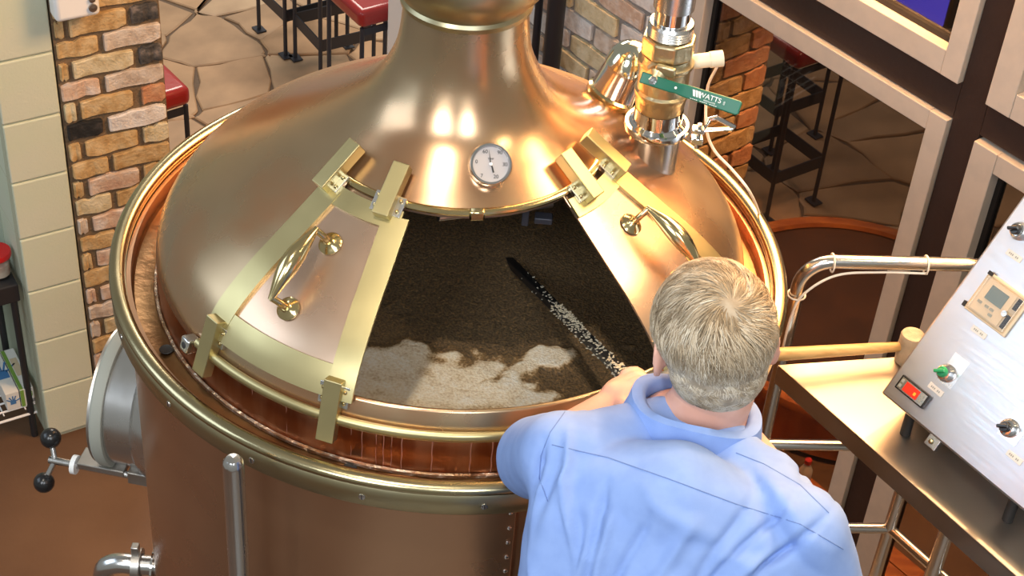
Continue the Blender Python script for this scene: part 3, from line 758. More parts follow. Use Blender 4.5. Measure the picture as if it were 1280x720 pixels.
# sliding hatch doors
def dome_pt(phi, r, off=0.):
    nr, nz = dome_n(r); z = dome_z(r); return pol(phi, r+nr*off, z+nz*off)
def dome_nv(phi, r):
    nr, nz = dome_n(r); return pol(phi, nr, nz)
def strip(name, parent, mat_, fa, fb, rs, off, th, nphi=1):
    """a band on the dome between angles fa(r) and fb(r)"""
    mb = MB(); vs = []; m = nphi+1
    for o_ in (off, off+th):
        for r in rs:
            for k in range(m): vs.append(dome_pt(fa(r)+(fb(r)-fa(r))*k/nphi, r, o_))
    L = len(rs)*m; fs = []
    for j in range(len(rs)-1):
        for k in range(nphi):
            a = j*m+k; fs.append((a, a+1, a+m+1, a+m)); fs.append((L+a, L+a+m, L+a+m+1, L+a+1))
    for j in range(len(rs)-1):
        for k in (0, nphi): a = j*m+k; fs.append((a, a+m, L+a+m, L+a))
    for k in range(nphi):
        for j in (0, len(rs)-1): a = j*m+k; fs.append((a, a+1, L+a+1, L+a))
    mb.add(vs, fs); return build(name, mb, mat_, parent, smooth=40)
RR = list(np.linspace(.272, .506, 22))
def block(parent, phi, rtop, rbot, w=.036):
    a = dome_pt(phi, rtop, .022); c = dome_pt(phi, rbot, .022); d = (c-a); nv = dome_nv(phi, (rtop+rbot)/2)
    Zb = d.normalized(); Xb = Zb.cross(nv).normalized(); Yb = Xb.cross(Zb) 
    o = build('rail_clamp', MB().box((a+c)/2, (w*.78, .022, d.length), (Xb, Yb, Zb)), M['brass'], parent, smooth=0, bevel=.0015)
    mid = (a+c)/2
    return mid, Xb, Yb, Zb, d.length
def door(phi0, phi1, left_bar, right_bar, label, blocks, handle_phi, flip):
    wbar = .042
    pn = strip('hatch_door', tun, M['door_copper'], lambda r: phi0, lambda r: phi1, RR, .003, .004, 14)
    tag(pn, label)
    if left_bar: strip('side_bar', pn, M['brass'], lambda r: phi0-math.degrees(.012/r), lambda r: phi0+math.degrees((wbar-.012)/r), RR, .0072, .006, 2)
    if right_bar: strip('side_bar', pn, M['brass'], lambda r: phi1-math.degrees((wbar-.012)/r), lambda r: phi1+math.degrees(.012/r), RR, .0072, .006, 2)
    strip('cross_band', pn, M['brass'], lambda r: phi0, lambda r: phi1, list(np.linspace(.262, .290, 4)), .0074, .005, 14)
    strip('cross_band', pn, M['brass'], lambda r: phi0, lambda r: phi1, list(np.linspace(.478, .506, 4)), .0074, .005, 14)
    for ph, rt, rb in blocks:
        mid, Xb, Yb, Zb, L = block(pn, ph, rt, rb)
        up = rt < .3
        end = mid + (Zb if up else -Zb)*(L*.22) - Yb*.010
        for s_ in (-1, 1):
            plate = build('bracket', MB().box(end + Xb*(s_*.0185), (.016, .008, .034), (Xb, Yb, Zb)), M['steel'], pn, smooth=0, bevel=.001)
            for dd in (-.009, .009):
                build('bolt', MB().sphere(end+Xb*(s_*.0195)+Yb*.0045+Zb*dd, .0035, 10), M['brass_pol'], plate)
    # handle: two bosses, two posts and a turned spindle grip
    ra, rb_ = .338, .440
    grip_off = -4.6*flip
    pa, pb = dome_pt(handle_phi, ra, .008), dome_pt(handle_phi, rb_, .008)
    na, nb = dome_nv(handle_phi, ra), dome_nv(handle_phi, rb_)
    side = pol(handle_phi-90*flip, 1, 0)
    ga, gb_ = pa+na*.040+side*.012, pb+nb*.040+side*.012
    hb = MB(); ax = (gb_-ga); N_ = 20
    pts = [ga+ax*((k/N_)*1.06-.03)+(na+nb).normalized()*(.010*math.sin(math.pi*k/N_)) for k in range(N_+1)]
    hb.tube(pts, [.0048+.0115*math.sin(math.pi*min(1, max(0, k/N_)))**1.3 for k in range(N_+1)], 20)
    ho = build('handle', hb, M['brass_pol'], pn, smooth=60)
    for (p, nv, g) in ((pa, na, ga), (pb, nb, gb_)):
        build('handle_boss', MB().lathe([(.019, 0), (.0195, .002), (.015, .006), (.009, .009), (.007, .012)], 28, p, frame(nv)), M['brass_pol'], ho)
        build('handle_post', MB().tube(vspline([p+nv*.006, p+nv*.024+side*.002, g], 5), .0058, 12), M['brass_pol'], ho)
    return pn
LB = [(-45.0, .205, .283), (-20.5, .202, .279), (-44.5, .488, .5225), (-17.3, .486, .5225)]
door(-40.5-4.2, -14.5, True, True, 'closed left hatch door with brass edge bars and brass handle', [(-45, .205, .282), (-20.5, .203, .280)], -31.5, 1)
door(45.0, 77.5-4, False, True, 'right hatch door slid open beside the inlet valve', [(53.5, .205, .280), (72.5, .208, .284)], 60, -1)
# lower clamps hang over the lower rail
for dn, ph in (('hatch_door', -43.6), ('hatch_door', -16.6), ('hatch_door.001', 73)):
    pn = bpy.data.objects[dn]
    a = dome_pt(ph, .490, .020); c = pol(ph, .541, .012); d = c-a; Zb = d.normalized(); rd = pol(ph, 1, 0); Xb = pol(ph+90, 1, 0); Yb = Zb.cross(Xb)*-1
    if Yb.dot(rd) < 0: Yb = -Yb
    build('rail_clamp', MB().box((a+c)/2, (.029, .020, d.length), (Xb, Yb, Zb)), M['brass'], pn, smooth=0, bevel=.0015)
    end = a + Zb*.028 - Yb*.008
    for s_ in (-1, 1):
        plate = build('bracket', MB().box(end+Xb*(s_*.0175), (.015, .008, .036), (Xb, Yb, Zb)), M['steel'], pn, smooth=0, bevel=.001)
        for dd in (-.009, .009): build('bolt', MB().sphere(end+Xb*(s_*.0185)+Yb*.0045+Zb*dd, .0035, 10), M['brass_pol'], plate)

# thermometer
gp = dome_pt(19.2, .190, .0); gn = dome_nv(19.2, .20); gn = (gn*.75 + (CAM-gp).normalized()*.55).normalized()
X_, Y_, Z_ = frame(gn); 
gx = (cr - gn*cr.dot(gn)).normalized(); gy = gn.cross(gx); GR = .0345
gp = at(613, 206, (gp-CAM).length-.012)
gauge = build('thermometer', MB().lathe([(.012, -.05), (.012, -.016), (GR*.93, -.014), (GR, -.010), (GR, .007), (GR*.95, .010), (GR*.86, .010), (GR*.84, .004), (0, .004)], 48, gp, (gx, gy, gn)), M['chrome'], tun)
build('dial', MB().lathe([(GR*.83, .0042), (GR*.83, .0048), (0, .0048)], 40, gp, (gx, gy, gn)), M['dial'], gauge)
nd = (gx*-.12+gy*.99)
nb_ = MB().prism([gp+gn*.0056+gx*-.0012-gy*.003, gp+gn*.0056+gx*.0012-gy*.003, gp+gn*.0056+nd*.024], gn*.0006)
nb_.prism([gp+gn*.0056+gx*.0005-gy*.003, gp+gn*.0056+gx*.003-gy*.014, gp+gn*.0056+gx*.0055-gy*.013, gp+gn*.0056+gx*.003-gy*.003], gn*.0006)
build('needle', nb_, M['ink'], gauge, smooth=0)
build('hub', MB().lathe([(.0026, .005), (.0026, .0075), (0, .008)], 16, gp, (gx, gy, gn)), M['white_plastic'], gauge)
for tx, ax_, ay_ in (('7', -.42, -.55), ('0', -.66, .10), ('60', -.26, .58), ('90', .42, .55), ('30', .66, .0), ('20', .24, -.58)):
    text_mesh('dial_number', tx, .0085, M['ink'], gauge, gp+gn*.0054+gx*(GR*ax_)+gy*(GR*ay_), gx, gy, .0001)
text_mesh('dial_lettering', 'TEMP', .0042, M['ink'], gauge, gp+gn*.0054+gy*.0085, gx, gy, .0001)

# mounting stub for the valve, side manway, lower port
VX, VY = .335, .045
VB = Vector((VX, VY, 0))
stub = build('inlet_stub', MB().lathe([(.043, .165), (.043, .262), (.049, .266), (.049, .272)], 40, VB), M['steel'], tun)
beta = 8; mdir = Vector((-math.cos(R_(beta)), math.sin(R_(beta)), 0)); mc = mdir*.57 + Vector((0, 0, -.515)); mf = (Vector((-mdir.y, mdir.x, 0)), ZAX, mdir)
mf = (mdir.cross(ZAX)*-1, ZAX, mdir)
mn = build('manway_neck', MB().lathe([(.168, -.03), (.152, .012), (.140, .026), (.138, .082), (.127, .082), (.127, -.02)], 64, mc, mf, caps=False), M['steel'], tun)
build('gasket_ring', MB().lathe([(.130, .0825), (.146, .0825), (.148, .087), (.148, .103), (.145, .107), (.130, .107)], 64, mc, mf, caps=False), M['gasket_grey'], mn)
build('lid', MB().lathe([(.142, .1075), (.143, .113), (.10, .123), (.0, .127)], 64, mc, mf), M['steel_dull'], mn)
# lid clamp with two black ball knobs
cl0 = mc + mdir*.085 + Vector((0, -.075, -.098))
arm = MB().box(cl0+mdir*.035+Vector((0, -.015, -.012)), (.05, .10, .014), (mf[0], mdir, ZAX)); ca = build('clamp_arm', arm, M['steel_dull'], mn, smooth=0, bevel=.002)
tb0 = cl0 - mdir*.055 + Vector((0, -.03, -.02)); tb1 = cl0 + mdir*.15 + Vector((0, -.03, -.02))
build('clamp_bolt', MB().cyl(tb0, tb1, .008, seg=16), M['steel'], ca)
build('washer', MB().lathe([(.02, 0), (.02, .01)], 24, tb1-mdir*.06, frame(mdir)), M['white_plastic'], ca)
build('clamp_block', MB().box(cl0-mdir*.05+Vector((0, -.03, -.008)), (.04, .05, .03), (mf[0], mdir, ZAX)), M['steel_dull'], ca, smooth=0, bevel=.002)
hv = Vector((.1, .5, .86)).normalized()
for s_, L in ((1, .045), (-1, .05)):
    build('knob_stem', MB().cyl(tb1-mdir*.012, tb1+hv*(s_*L)+mdir*.004, .006, seg=12), M['steel'], ca)
    build('ball_knob', MB().sphere(tb1+hv*(s_*L)+mdir*.004, .0215, 20), M['black'], ca)
po = onpl(205, 708, Vector((-.575, 0, 0)), Vector((1, 0, 0))); pd = Vector((-1, -.02, 0)).normalized()
po = Vector((-.572, po.y, po.z))
pp = build('drain_port', MB().lathe([(.045, -.02), (.042, .004), (.022, .012), (.022, .05)], 32, po, frame(pd), caps=False), M['steel'], tun)
build('port_flange', MB().lathe([(.023, .022), (.04, .022), (.04, .026), (.023, .026)], 32, po, frame(pd), caps=False), M['chrome'], pp)
build('port_clamp', MB().lathe([(.025, .051), (.036, .051), (.036, .068), (.025, .068)], 32, po, frame(pd), caps=False), M['steel_dull'], pp)
build('clamp_wing', MB().box(po+pd*.06+Vector((0, 0, .045)), (.016, .018, .03)), M['steel_dull'], pp, bevel=.002)
build('port_pipe', MB().tube(vspline([po+pd*.069, po+pd*.10, po+pd*.13+Vector((0, 0, -.02)), po+pd*.14+Vector((0, 0, -.08))], 5), .022, 16), M['steel'], pp)

# pipes hanging under the dome inside
t = build('spray_pipe', MB().cyl(onz(548, 272, .235), onz(690, 255, .215), .006, seg=12), M['steel_dull'], tun)
ib = onz(657, 268, .20); build('pipe_bracket', MB().box(ib, (.012, .02, .035)), M['iron'], t, bevel=.002)
build('bracket_hook', MB().box(ib+Vector((.03, .0, -.005)), (.03, .02, .012)), M['iron'], t, bevel=.002)

# ---- mash with foam
mb = MB(); NR, NS = 130, 300; LV = -.125
def gfoam(p):
    """foam rafts: soft patches laid out on the mash surface (metres)"""
    q = Vector((p.x, p.y, 0))
    w = q + Vector((noise.noise(q*14)*.035, noise.noise(q*14+Vector((5, 3, 1)))*.035, 0)) + Vector((noise.noise(q*45)*.012, noise.noise(q*45+Vector((5, 3, 1)))*.012, 0))
    f = 0.
    for (x, y, rx, ry, a, s) in FO:
        d = w-Vector((x, y, 0)); ca_, sa_ = math.cos(a), math.sin(a); dx = (d.x*ca_+d.y*sa_)/rx; dy = (-d.x*sa_+d.y*ca_)/ry
        f = max(f, s*max(0, 1.35-(dx*dx+dy*dy)))
    return min(1, f)
FO = []
for (x, y, rx, ry, a, s) in ((500, 462, .12, .075, .0, 1.1), (470, 480, .08, .09, 0, 1.0), (560, 495, .13, .055, .05, 1.0), (640, 500, .09, .04, .2, 1.), (600, 468, .08, .05, .5, .9), (682, 446, .06, .04, .2, 1.), (650, 470, .05, .03, .9, .8), (510, 438, .08, .035, -.1, .8), (775, 432, .022, .010, .6, .45), (600, 530, .16, .05, 0, .9)):
    p = onz(x, y, LV); FO.append((p.x, p.y, rx, ry, a, s))
NG = 300; RM = .5125; idx = {}; vs = []; foam = []
for iy in range(NG+1):
    for ix in range(NG+1):
        x = -RM + 2*RM*ix/NG; y = -RM + 2*RM*iy/NG; r = math.hypot(x, y)
        if r > RM + .004: continue
        if r > RM: x *= RM/r; y *= RM/r
        p = Vector((x, y, LV)); f = gfoam(p)
        sp_ = noise.noise(p*150); sp2 = noise.noise(p*38); sp4 = noise.noise(p*16+Vector((4, 1, 8)))
        ed = max(0, min(1, (f + .22*sp2 + .25*sp4 - .12)*1.3))
        g = ed*(.80+.16*sp2+.12*sp_) - .55*max(0, noise.noise(Vector((p.x*14, p.y*34, 4))) - .12)*ed
        fo = max(0, (.20+.10*sp_)*(1-ed) + ed*max(.22, min(1, g)))
        p.z += .006*ed + .0008*sp2 + .0010*sp_; idx[(ix, iy)] = len(vs); vs.append(p); foam.append(fo)
fs = []
for iy in range(NG):
    for ix in range(NG):
        q = [(ix, iy), (ix+1, iy), (ix+1, iy+1), (ix, iy+1)]
        if all(k in idx for k in q): fs.append(tuple(idx[k] for k in q))
mb.add(vs, fs)
M['mash'] = attr_mat('mash', 'foam', .45, [(0, (.05, .034, .018)), (.20, (.15, .10, .055)), (.34, (.26, .15, .06)), (.50, (.58, .42, .25)), (.75, (.80, .68, .50)), (1, (.88, .82, .72))], bump=.3, bs=210, speck=.75)
mash = build('mash', mb, M['mash'], base=Vector((0, 0, LV)), smooth=180, fix=False)
a_ = mash.data.attributes.new('foam', 'FLOAT', 'POINT'); a_.data.foreach_set('value', foam)
tag(mash, 'brown grain mash with cream foam inside the open tun', 'mash', kind='stuff')

# ---- inlet ball valve on the stub
t = empty('ball_valve', VB+Vector((0, 0, .2725)), 'brass ball valve with green lever on the right of the dome', 'valve')
Vx = Vector((1, -.12, 0)).normalized()
build('clamp_ferrule', MB().lathe([(.047, .2725), (.049, .276), (.049, .281), (.043, .286), (.042, .296), (.042, .312)], 40, VB, caps=False), M['chrome'], t)
cb = build('tri_clamp', MB().lathe([(.0495, .266), (.055, .266), (.0565, .272), (.055, .279), (.0495, .279)], 40, VB+Vector((0, 0, .0025)), caps=False), M['chrome'], t)
wg = VB+Vector((.058, -.012, .272)); build('clamp_lug', MB().box(wg+Vector((.012, 0, -.012)), (.022, .018, .012)), M['chrome'], cb, bevel=.002)
build('clamp_lug', MB().box(wg+Vector((.012, 0, .008)), (.022, .018, .010)), M['chrome'], cb, bevel=.002)
wgp = MB(); w0 = wg+Vector((.022, -.004, .012))
loop = [w0, w0+Vector((.006, 0, .022)), w0+Vector((.016, 0, .026)), w0+Vector((.050, .004, .008)), w0+Vector((.046, .004, .002))]
wgp.tube(loop, .0045, 10, True); build('wing_nut', wgp, M['chrome'], cb)
build('clamp_screw', MB().cyl(wg+Vector((.014, 0, -.03)), wg+Vector((.014, 0, .02)), .004, seg=10), M['chrome'], cb)
def hexlathe(z0, z1, r): 
    m = MB(); ring = lambda z: [VB+Vector((r*math.cos(k*math.pi/4+.2), r*math.sin(k*math.pi/4+.2), z)) for k in range(8)]
    m.loft([ring(z0), ring(z1)]); return m
build('valve_body', MB().lathe([(.034, .306), (.041, .312), (.043, .330), (.044, .338), (.0465, .342), (.0465, .348), (.043, .352), (.043, .395), (.0475, .400), (.0475, .406), (.043, .411), (.042, .418)], 48, VB), M['brass_valve'], t)
build('union_nut', hexlathe(.4185, .452, .046), M['brass_valve'], t, smooth=0, bevel=.004)
thr = [(.036, .4525)]
for k in range(5): thr += [(.0365, .4535+k*.0045), (.0385, .4557+k*.0045)]
build('threaded_ring', MB().lathe(thr+[(.036, .478)], 40, VB), M['steel'], t)
build('copper_pipe', MB().lathe([(.030, .4785), (.030, .512)], 36, VB), M['chrome'], t)
build('pipe_sleeve', MB().lathe([(.0305, .505), (.034, .505), (.034, 1.2), (.0305, 1.2)], 36, VB, caps=False), M['steel'], t)
# stem boss at the front, lever to the right
fd = Vector((-.33, -.94, 0)).normalized(); lb = VB+fd*.044+Vector((0, 0, .398))
sd = Vector((.94, -.33, 0)).normalized()
build('stem_boss', MB().lathe([(.018, -.012), (.018, .010), (.012, .016), (.008, .022)], 24, lb, frame(fd)), M['brass_valve'], t)
build('stop_tab', MB().box(lb+fd*.006+sd*.014+Vector((0, 0, .016)), (.034, .010, .018), (sd, fd, ZAX)), M['brass_valve'], t, bevel=.003)
la = at(806, 100, (lb+fd*.02-CAM).length); lv0 = lb+fd*.020
LE = at(926, 137, (lb+fd*.02-CAM).length - .02)
ldir = (LE-lv0).normalized(); lup = (cu - ldir*cu.dot(ldir)).normalized(); lnr = ldir.cross(lup)*1.0
if lnr.dot(CAM-lv0) < 0: lnr = -lnr
Ln = (LE-lv0).length
prof = [(-.022, .0095), (.030, .0095), (.042, .0088), (.055, .0105), (Ln-.004, .0122), (Ln, .010)]
step = lambda s: .0 if s < .03 else (.010*min(1, (s-.03)/.02))
poly_t = [lv0+ldir*s+lup*(h - .0*s)+lnr*step(s) for s, h in prof]; poly_b = [lv0+ldir*s-lup*h+lnr*step(s) for s, h in prof]
lm = MB(); vs = []
for off in (0, .0048):
    for k in range(len(prof)): vs += [poly_t[k]+lnr*off, poly_b[k]+lnr*off]
m_ = len(prof)*2; fs = []
for k in range(len(prof)-1):
    a = 2*k; fs += [(a, a+1, a+3, a+2), (m_+a, m_+a+2, m_+a+3, m_+a+1), (a, a+2, m_+a+2, m_+a), (a+1, m_+a+1, m_+a+3, a+3)]
fs += [(0, m_, m_+1, 1), (m_-2, m_-1, 2*m_-1, 2*m_-2)]
lm.add(vs, fs); lever = build('lever', lm, M['green'], t, smooth=30, bevel=.0018, seg=2)
tz = lnr*(.0048+.010+.0006)
text_mesh('lettering', 'WATTS', .0115, M['white_ink'], lever, lv0+ldir*(Ln*.655)+tz+lup*.0015, ldir, lup, .0002)
lo = lv0+ldir*(Ln*.50)+tz+lup*.0010
logo = MB()
for k, x in enumerate((-.0075, -.0025, .0025)):
    logo.prism([lo+ldir*x+lup*.005, lo+ldir*(x+.0042)+lup*.005, lo+ldir*(x+.0072)-lup*.005, lo+ldir*(x+.0040)-lup*.005], lnr*.0003)
build('logo_mark', logo, M['white_ink'], lever, smooth=0)
text_mesh('lettering', 'REGULATOR', .0035, M['white_ink'], lever, lv0+ldir*(Ln*.665)+tz-lup*.0055, ldir, lup, .0001)
fine = MB()
for k in range(14):
    if k in (4, 9): continue
    fine.box(lv0+ldir*(Ln*(.46+.022*k))+tz-lup*.0088, (.0024, .0009, .0003), (ldir, lup, lnr))
build('fine_print', fine, M['white_ink'], lever, smooth=0)
text_mesh('lettering', '600', .004, M['white_ink'], lever, lv0+ldir*(Ln*.82)+tz, lup, -ldir, .0001)
build('lever_nut', MB().lathe([(.0075, 0), (.0075, .005), (.004, .006), (.004, .012)], 6, lv0+lnr*.0049, frame(lnr)), M['chrome'], lever, smooth=0)
build('lever_hole', MB().lathe([(.0022, 0), (.0, .0003)], 10, lv0+ldir*.040+lnr*.0118, frame(lnr)), M['white_ink'], lever)
# side outlet in cream plastic
po2 = VB+Vector((.040, .01, .398)); pe = at(902, 73, (po2-CAM).length+.01)
so = build('side_outlet', MB().cyl(po2, pe, .0125, seg=24), M['pvc'], t); build('outlet_collar', MB().cyl(pe-(pe-po2).normalized()*.02, pe+(pe-po2).normalized()*.002, .0138, seg=24), M['pvc'], so)
wire_a = pe - (pe-po2).normalized()*.006 - Vector((0, 0, .016))
wpts = [wire_a, at(884, 112, 2.93), at(883, 160, 2.95), at(893, 188, 2.98), at(915, 212, 3.0), at(936, 238, 3.0), at(948, 266, 2.99), at(951, 285, 3.0)]
wpts[-1] = pol(96, .607, -.06) if False else onz(951, 290, -.02); wpts[-2] = onz(948.5, 266, .012)
o = build('white_cable', MB().tube(vspline(wpts, 8), .0026, 8), M['white_cable']); tag(o, 'thin white cable hanging from the valve outlet to the brass rim', 'cable')

# ---- polished bell (sight lamp) at the back of the dome
be_n = Vector((.33, .10, .94)).normalized()
bc_ = dome_pt(128, .33, .0); bc_ = onpl(768, 118, Vector((0, .19, 0)), Vector((0, 1, 0)))
bf = frame(be_n)
t = empty('tank_light', bc_-be_n*.03, 'polished dome shaped tank light behind the ball valve', 'light')
build('base_ring', MB().lathe([(.036, -.05), (.044, -.018), (.052, -.006), (.052, .004), (.046, .008)], 48, bc_, bf, caps=False), M['brass_pol'], t)
build('body', MB().lathe([(.047, .008), (.046, .020), (.0435, .050), (.044, .056)], 48, bc_, bf, caps=False), M['chrome'], t)
build('cap', MB().lathe([(.0445, .0565), (.044, .064), (.041, .080), (.034, .094), (.023, .104), (.010, .109), (0, .110)], 48, bc_, bf, caps=False), mat('pale_brass', (.80, .78, .62), .10, 1), t)

# ---- tall steel post at the front of the shell
rp = Vector((-.283, -.60, .034))
t = empty('steel_post', (rp.x, rp.y, -1.0), 'vertical round steel post standing close in front of the copper shell', 'post')
build('tube', MB().lathe([(.0165, -.999), (.0165, .022), (.0155, .030), (.011, .036), (0, .038)], 28, (rp.x, rp.y, 0)), M['steel'], t)
build('base_plate', MB().box((rp.x, rp.y, -.994), (.09, .09, .010)), M['steel_dull'], t)

# ---- platform, rail, table
pf = MB().prism([Vector((-.40, -2.1, -1.05)), Vector((1.5, -2.1, -1.05)), Vector((1.5, .20, -1.05)), Vector((.60, .20, -1.05)), Vector((.62, -.35, -1.05)), Vector((.45, -.58, -1.05)), Vector((-.40, -.58, -1.05))], (0, 0, .05))
platform = build('platform', pf, M['platform'], smooth=0); tag(platform, 'steel brewer platform beside the tun where the man stands', kind='structure')
for x, y in ((-.3, -2.0), (1.4, -2.0), (1.4, .1), (.7, .1), (-.3, -.68)):
    build('platform_leg', MB().box((x, y, (FL-1.05)/2), (.05, .05, -1.05-FL-.001)), M['steel_dull'], platform, smooth=0)
rz = -.05; ra = onz(1090, 328, rz); wr = azv(84); rn = Vector((math.cos(R_(84)), -math.sin(R_(84)), 0))
onr = lambda x, y: onpl(x, y, ra, rn)
TR = .0135
rl = ra + wr*((onr(988, 400)-ra).dot(wr)); rl = Vector((rl.x, rl.y, 0))
rr_ = ra + wr*.16; c2 = onr(1112, 660); c2 = Vector((c2.x, c2.y, 0))
t = empty('guard_rail', (rl.x, rl.y, -1.0), 'stainless tube guard rail around the platform table', 'rail')
top = []
for k in range(9):
    a = R_(90*k/8); top.append(Vector((rl.x, rl.y, rz-.06)) + wr*(.06*(1-math.cos(a))) + ZAX*(.06*math.sin(a)))
top = [Vector((rl.x, rl.y, -.998))] + top + [rr_+wr*.02]
for k in range(1, 7):
    a = R_(12*k); top.append(rr_+wr*.02 + wr*(.10*math.sin(a)) - ZAX*(.10*(1-math.cos(a))))
top.append(top[-1] + (top[-1]-top[-2])*6)
build('top_rail', MB().tube(top, TR, 18), M['steel_tube'], t)
zmid = onr(1000, 556).z; zlow = onr(1080, 660).z
build('mid_rail', MB().cyl(Vector((rl.x, rl.y, zmid))+wr*TR, Vector((c2.x, c2.y, zmid)), TR*.85, seg=18), M['steel_tube'], t)
build('low_rail', MB().cyl(Vector((rl.x, rl.y, zlow))+wr*TR, Vector((c2.x, c2.y, zlow)), TR*.85, seg=18), M['steel_tube'], t)
build('post', MB().cyl(Vector((c2.x, c2.y, -.998)), Vector((c2.x, c2.y, -.292)), TR, seg=18), M['steel_tube'], t)
e2 = Vector((c2.x, c2.y, 0)) + azv(142)*.62
build('low_rail', MB().cyl(Vector((c2.x, c2.y, zlow)), Vector((e2.x, e2.y, zlow)), TR*.85, seg=18), M['steel_tube'], t)
build('post', MB().cyl(Vector((e2.x, e2.y, -.998)), Vector((e2.x, e2.y, -.292)), TR, seg=18), M['steel_tube'], t)
# cable tied under the top rail
cz = -.018
cp = [Vector((rl.x-.006, rl.y-.016, -.26)), Vector((rl.x-.004, rl.y-.018, -.17)), Vector((rl.x+.01, rl.y-.018, -.115)), Vector((rl.x, rl.y, rz))+wr*.065+Vector((0, -.012, -.024)), Vector((rl.x, rl.y, rz))+wr*.15+Vector((0, -.006, -.0185)), Vector((rl.x, rl.y, rz))+wr*.24+Vector((0, -.010, -.016))]
o = empty('rail_cable', cp[0], 'thin cable tied along the underside of the stainless guard rail', 'cable')
build('wire', MB().tube(vspline(cp, 8), .0024, 8), M['white_cable'], o)
for d in (.055, .235):
    q = Vector((rl.x, rl.y, rz))+wr*d; build('cable_tie', MB().tube([q + (ZAX*math.sin(k*math.pi/8)+rn*math.cos(k*math.pi/8))*(TR+.0042)-ZAX*.003 for k in range(16)], .0018, 6, True), M['clear_tie'], o)
q = Vector((rl.x, rl.y, -.13)); build('cable_tie', MB().tube([q+Vector((math.cos(k*math.pi/8), math.sin(k*math.pi/8), 0))*(TR+.0035)+Vector((0, -.002, 0)) for k in range(16)], .0018, 6, True), M['clear_tie'], o)

TZ = -.25
ta = onz(972, 456, TZ); tb = onz(1240, 693, TZ); td = (tb-ta).normalized(); tback = onz(1120, 446, TZ)
tb2 = ta + td*.95; bdir = (tback-ta).normalized()
p3 = ta + bdir*.34
poly = [ta, tb2, tb2+Vector((td.y*-1, td.x, 0))*.42, p3 + td*.10 + Vector((-td.y, td.x, 0))*.13, p3]
t = empty('work_table', (sum((p.x for p in poly))/5, sum((p.y for p in poly))/5, -1.0), 'stainless steel work table under the control panel', 'table')
tt = MB().prism([Vector((p.x, p.y, TZ-.005)) for p in poly], (0, 0, .005)); build('tabletop', tt, M['steel_dull'] if False else mat('table_steel', (.47, .43, .38), .38, 1, rvar=.07, vs=7), t, smooth=0, bevel=.0015)
nin = Vector((-td.y, td.x, 0)); ap = MB().box((ta+tb2)/2+nin*.003+Vector((0, 0, -.026)), ((tb2-ta).length, .004, .041), (td, nin, ZAX)); build('apron', ap, M['steel_dull'], t, smooth=0)
ap = MB().box((ta+p3)/2+Vector((0, -.004, -.026)), ((p3-ta).length-.012, .004, .041), (bdir, Vector((-bdir.y, bdir.x, 0)), ZAX)); build('apron', ap, M['steel_dull'], t, smooth=0)
for q in (tb2-td*.05+nin*.05, tb2-td*.05+nin*.36, p3+td*.12+nin*.02): build('leg', MB().cyl(Vector((q.x, q.y, -.999)), Vector((q.x, q.y, TZ-.006)), .016, seg=16), M['steel_tube'], t)

# mallet
mh = onz(1132, 452, TZ); t = empty('mallet', (mh.x, mh.y, TZ), 'rawhide mallet lying on the steel table by the panel', 'mallet')
md = (onz(968, 441, TZ+.05)-(mh+Vector((0, 0, .035)))).normalized(); md.z = .02; md.normalize()
build('head', MB().lathe([(.020, .001), (.0225, .004), (.0225, .014), (.0255, .03), (.0235, .05), (.0235, .066), (.0215, .070), (0, .070)], 32, (mh.x, mh.y, TZ)), M['mallet'], t)
hp = [Vector((mh.x, mh.y, TZ+.040))+md*d for d in (.018, .06, .14, .22, .30)]
build('handle', MB().tube(hp, [.009, .0105, .0115, .0125, .0135], 18), M['handle_wood'], t)

# control panel
P0 = onz(1101, 491, -.17); PU = Vector((math.sin(R_(38)), -math.cos(R_(38)), 0)); PH = azv(52)
PV = PH*math.cos(R_(55)) + ZAX*math.sin(R_(55)); PN = PU.cross(PV)
if PN.dot(CAM-P0) < 0: PN = -PN
PW, PHt, PD = .62, .58, .13
pp_ = lambda u, v, w=0: P0 + PU*u + PV*v + PN*w
t = empty('control_panel', (P0+PU*.31-PN*.06+Vector((0, 0, -.08))), 'tilted stainless control panel with knobs, displays and labels', 'control panel')
AX = (PU, PV, PN)
build('enclosure', MB().box(pp_(PW/2, PHt/2, -PD/2), (PW, PHt, PD), AX), M['panel'], t, smooth=0, bevel=.004)
for u in (.05, .30, .55):
    f0 = pp_(u, .02, -.03) ; build('foot', MB().cyl(Vector((f0.x, f0.y, TZ+.0005)), Vector((f0.x, f0.y, f0.z-.02)), .010, seg=14), M['rubber'], t)
for u in (.08, .54):
    f0 = pp_(u, .12, -PD+.012); build('support', MB().box(Vector((f0.x, f0.y, (TZ+f0.z)/2)), (.03, .012, f0.z-TZ-.002), (PU, PH, ZAX)), M['steel_dull'], t, smooth=0)
def pbox(name, u0, u1, v0, v1, w0, w1, m, par, bevel=0): return build(name, MB().box(pp_((u0+u1)/2, (v0+v1)/2, (w0+w1)/2), (u1-u0, v1-v0, w1-w0), AX), m, par, smooth=0, bevel=bevel)
lc = pbox('timer_housing', .036, .130, .214, .292, .0005, .006, M['cream'], t, .0015)
pbox('timer_cover', .040, .126, .218, .288, .0061, .0145, M['clear'], lc, .002)
pbox('timer_face', .046, .108, .222, .284, .0062, .008, M['label'] if False else M['cream'], lc)
pbox('lcd_screen', .058, .096, .250, .277, .0081, .0092, M['lcd'], lc)
pbox('side_slot', .112, .120, .224, .250, .0062, .0075, M['rubber'], lc); pbox('side_slot', .112, .120, .262, .284, .0062, .0075, M['rubber'], lc)
build('latch', MB().lathe([(.0055, 0), (.0055, .004), (0, .0045)], 18, pp_(.110, .249, .0147), AX), M['steel'], lc)
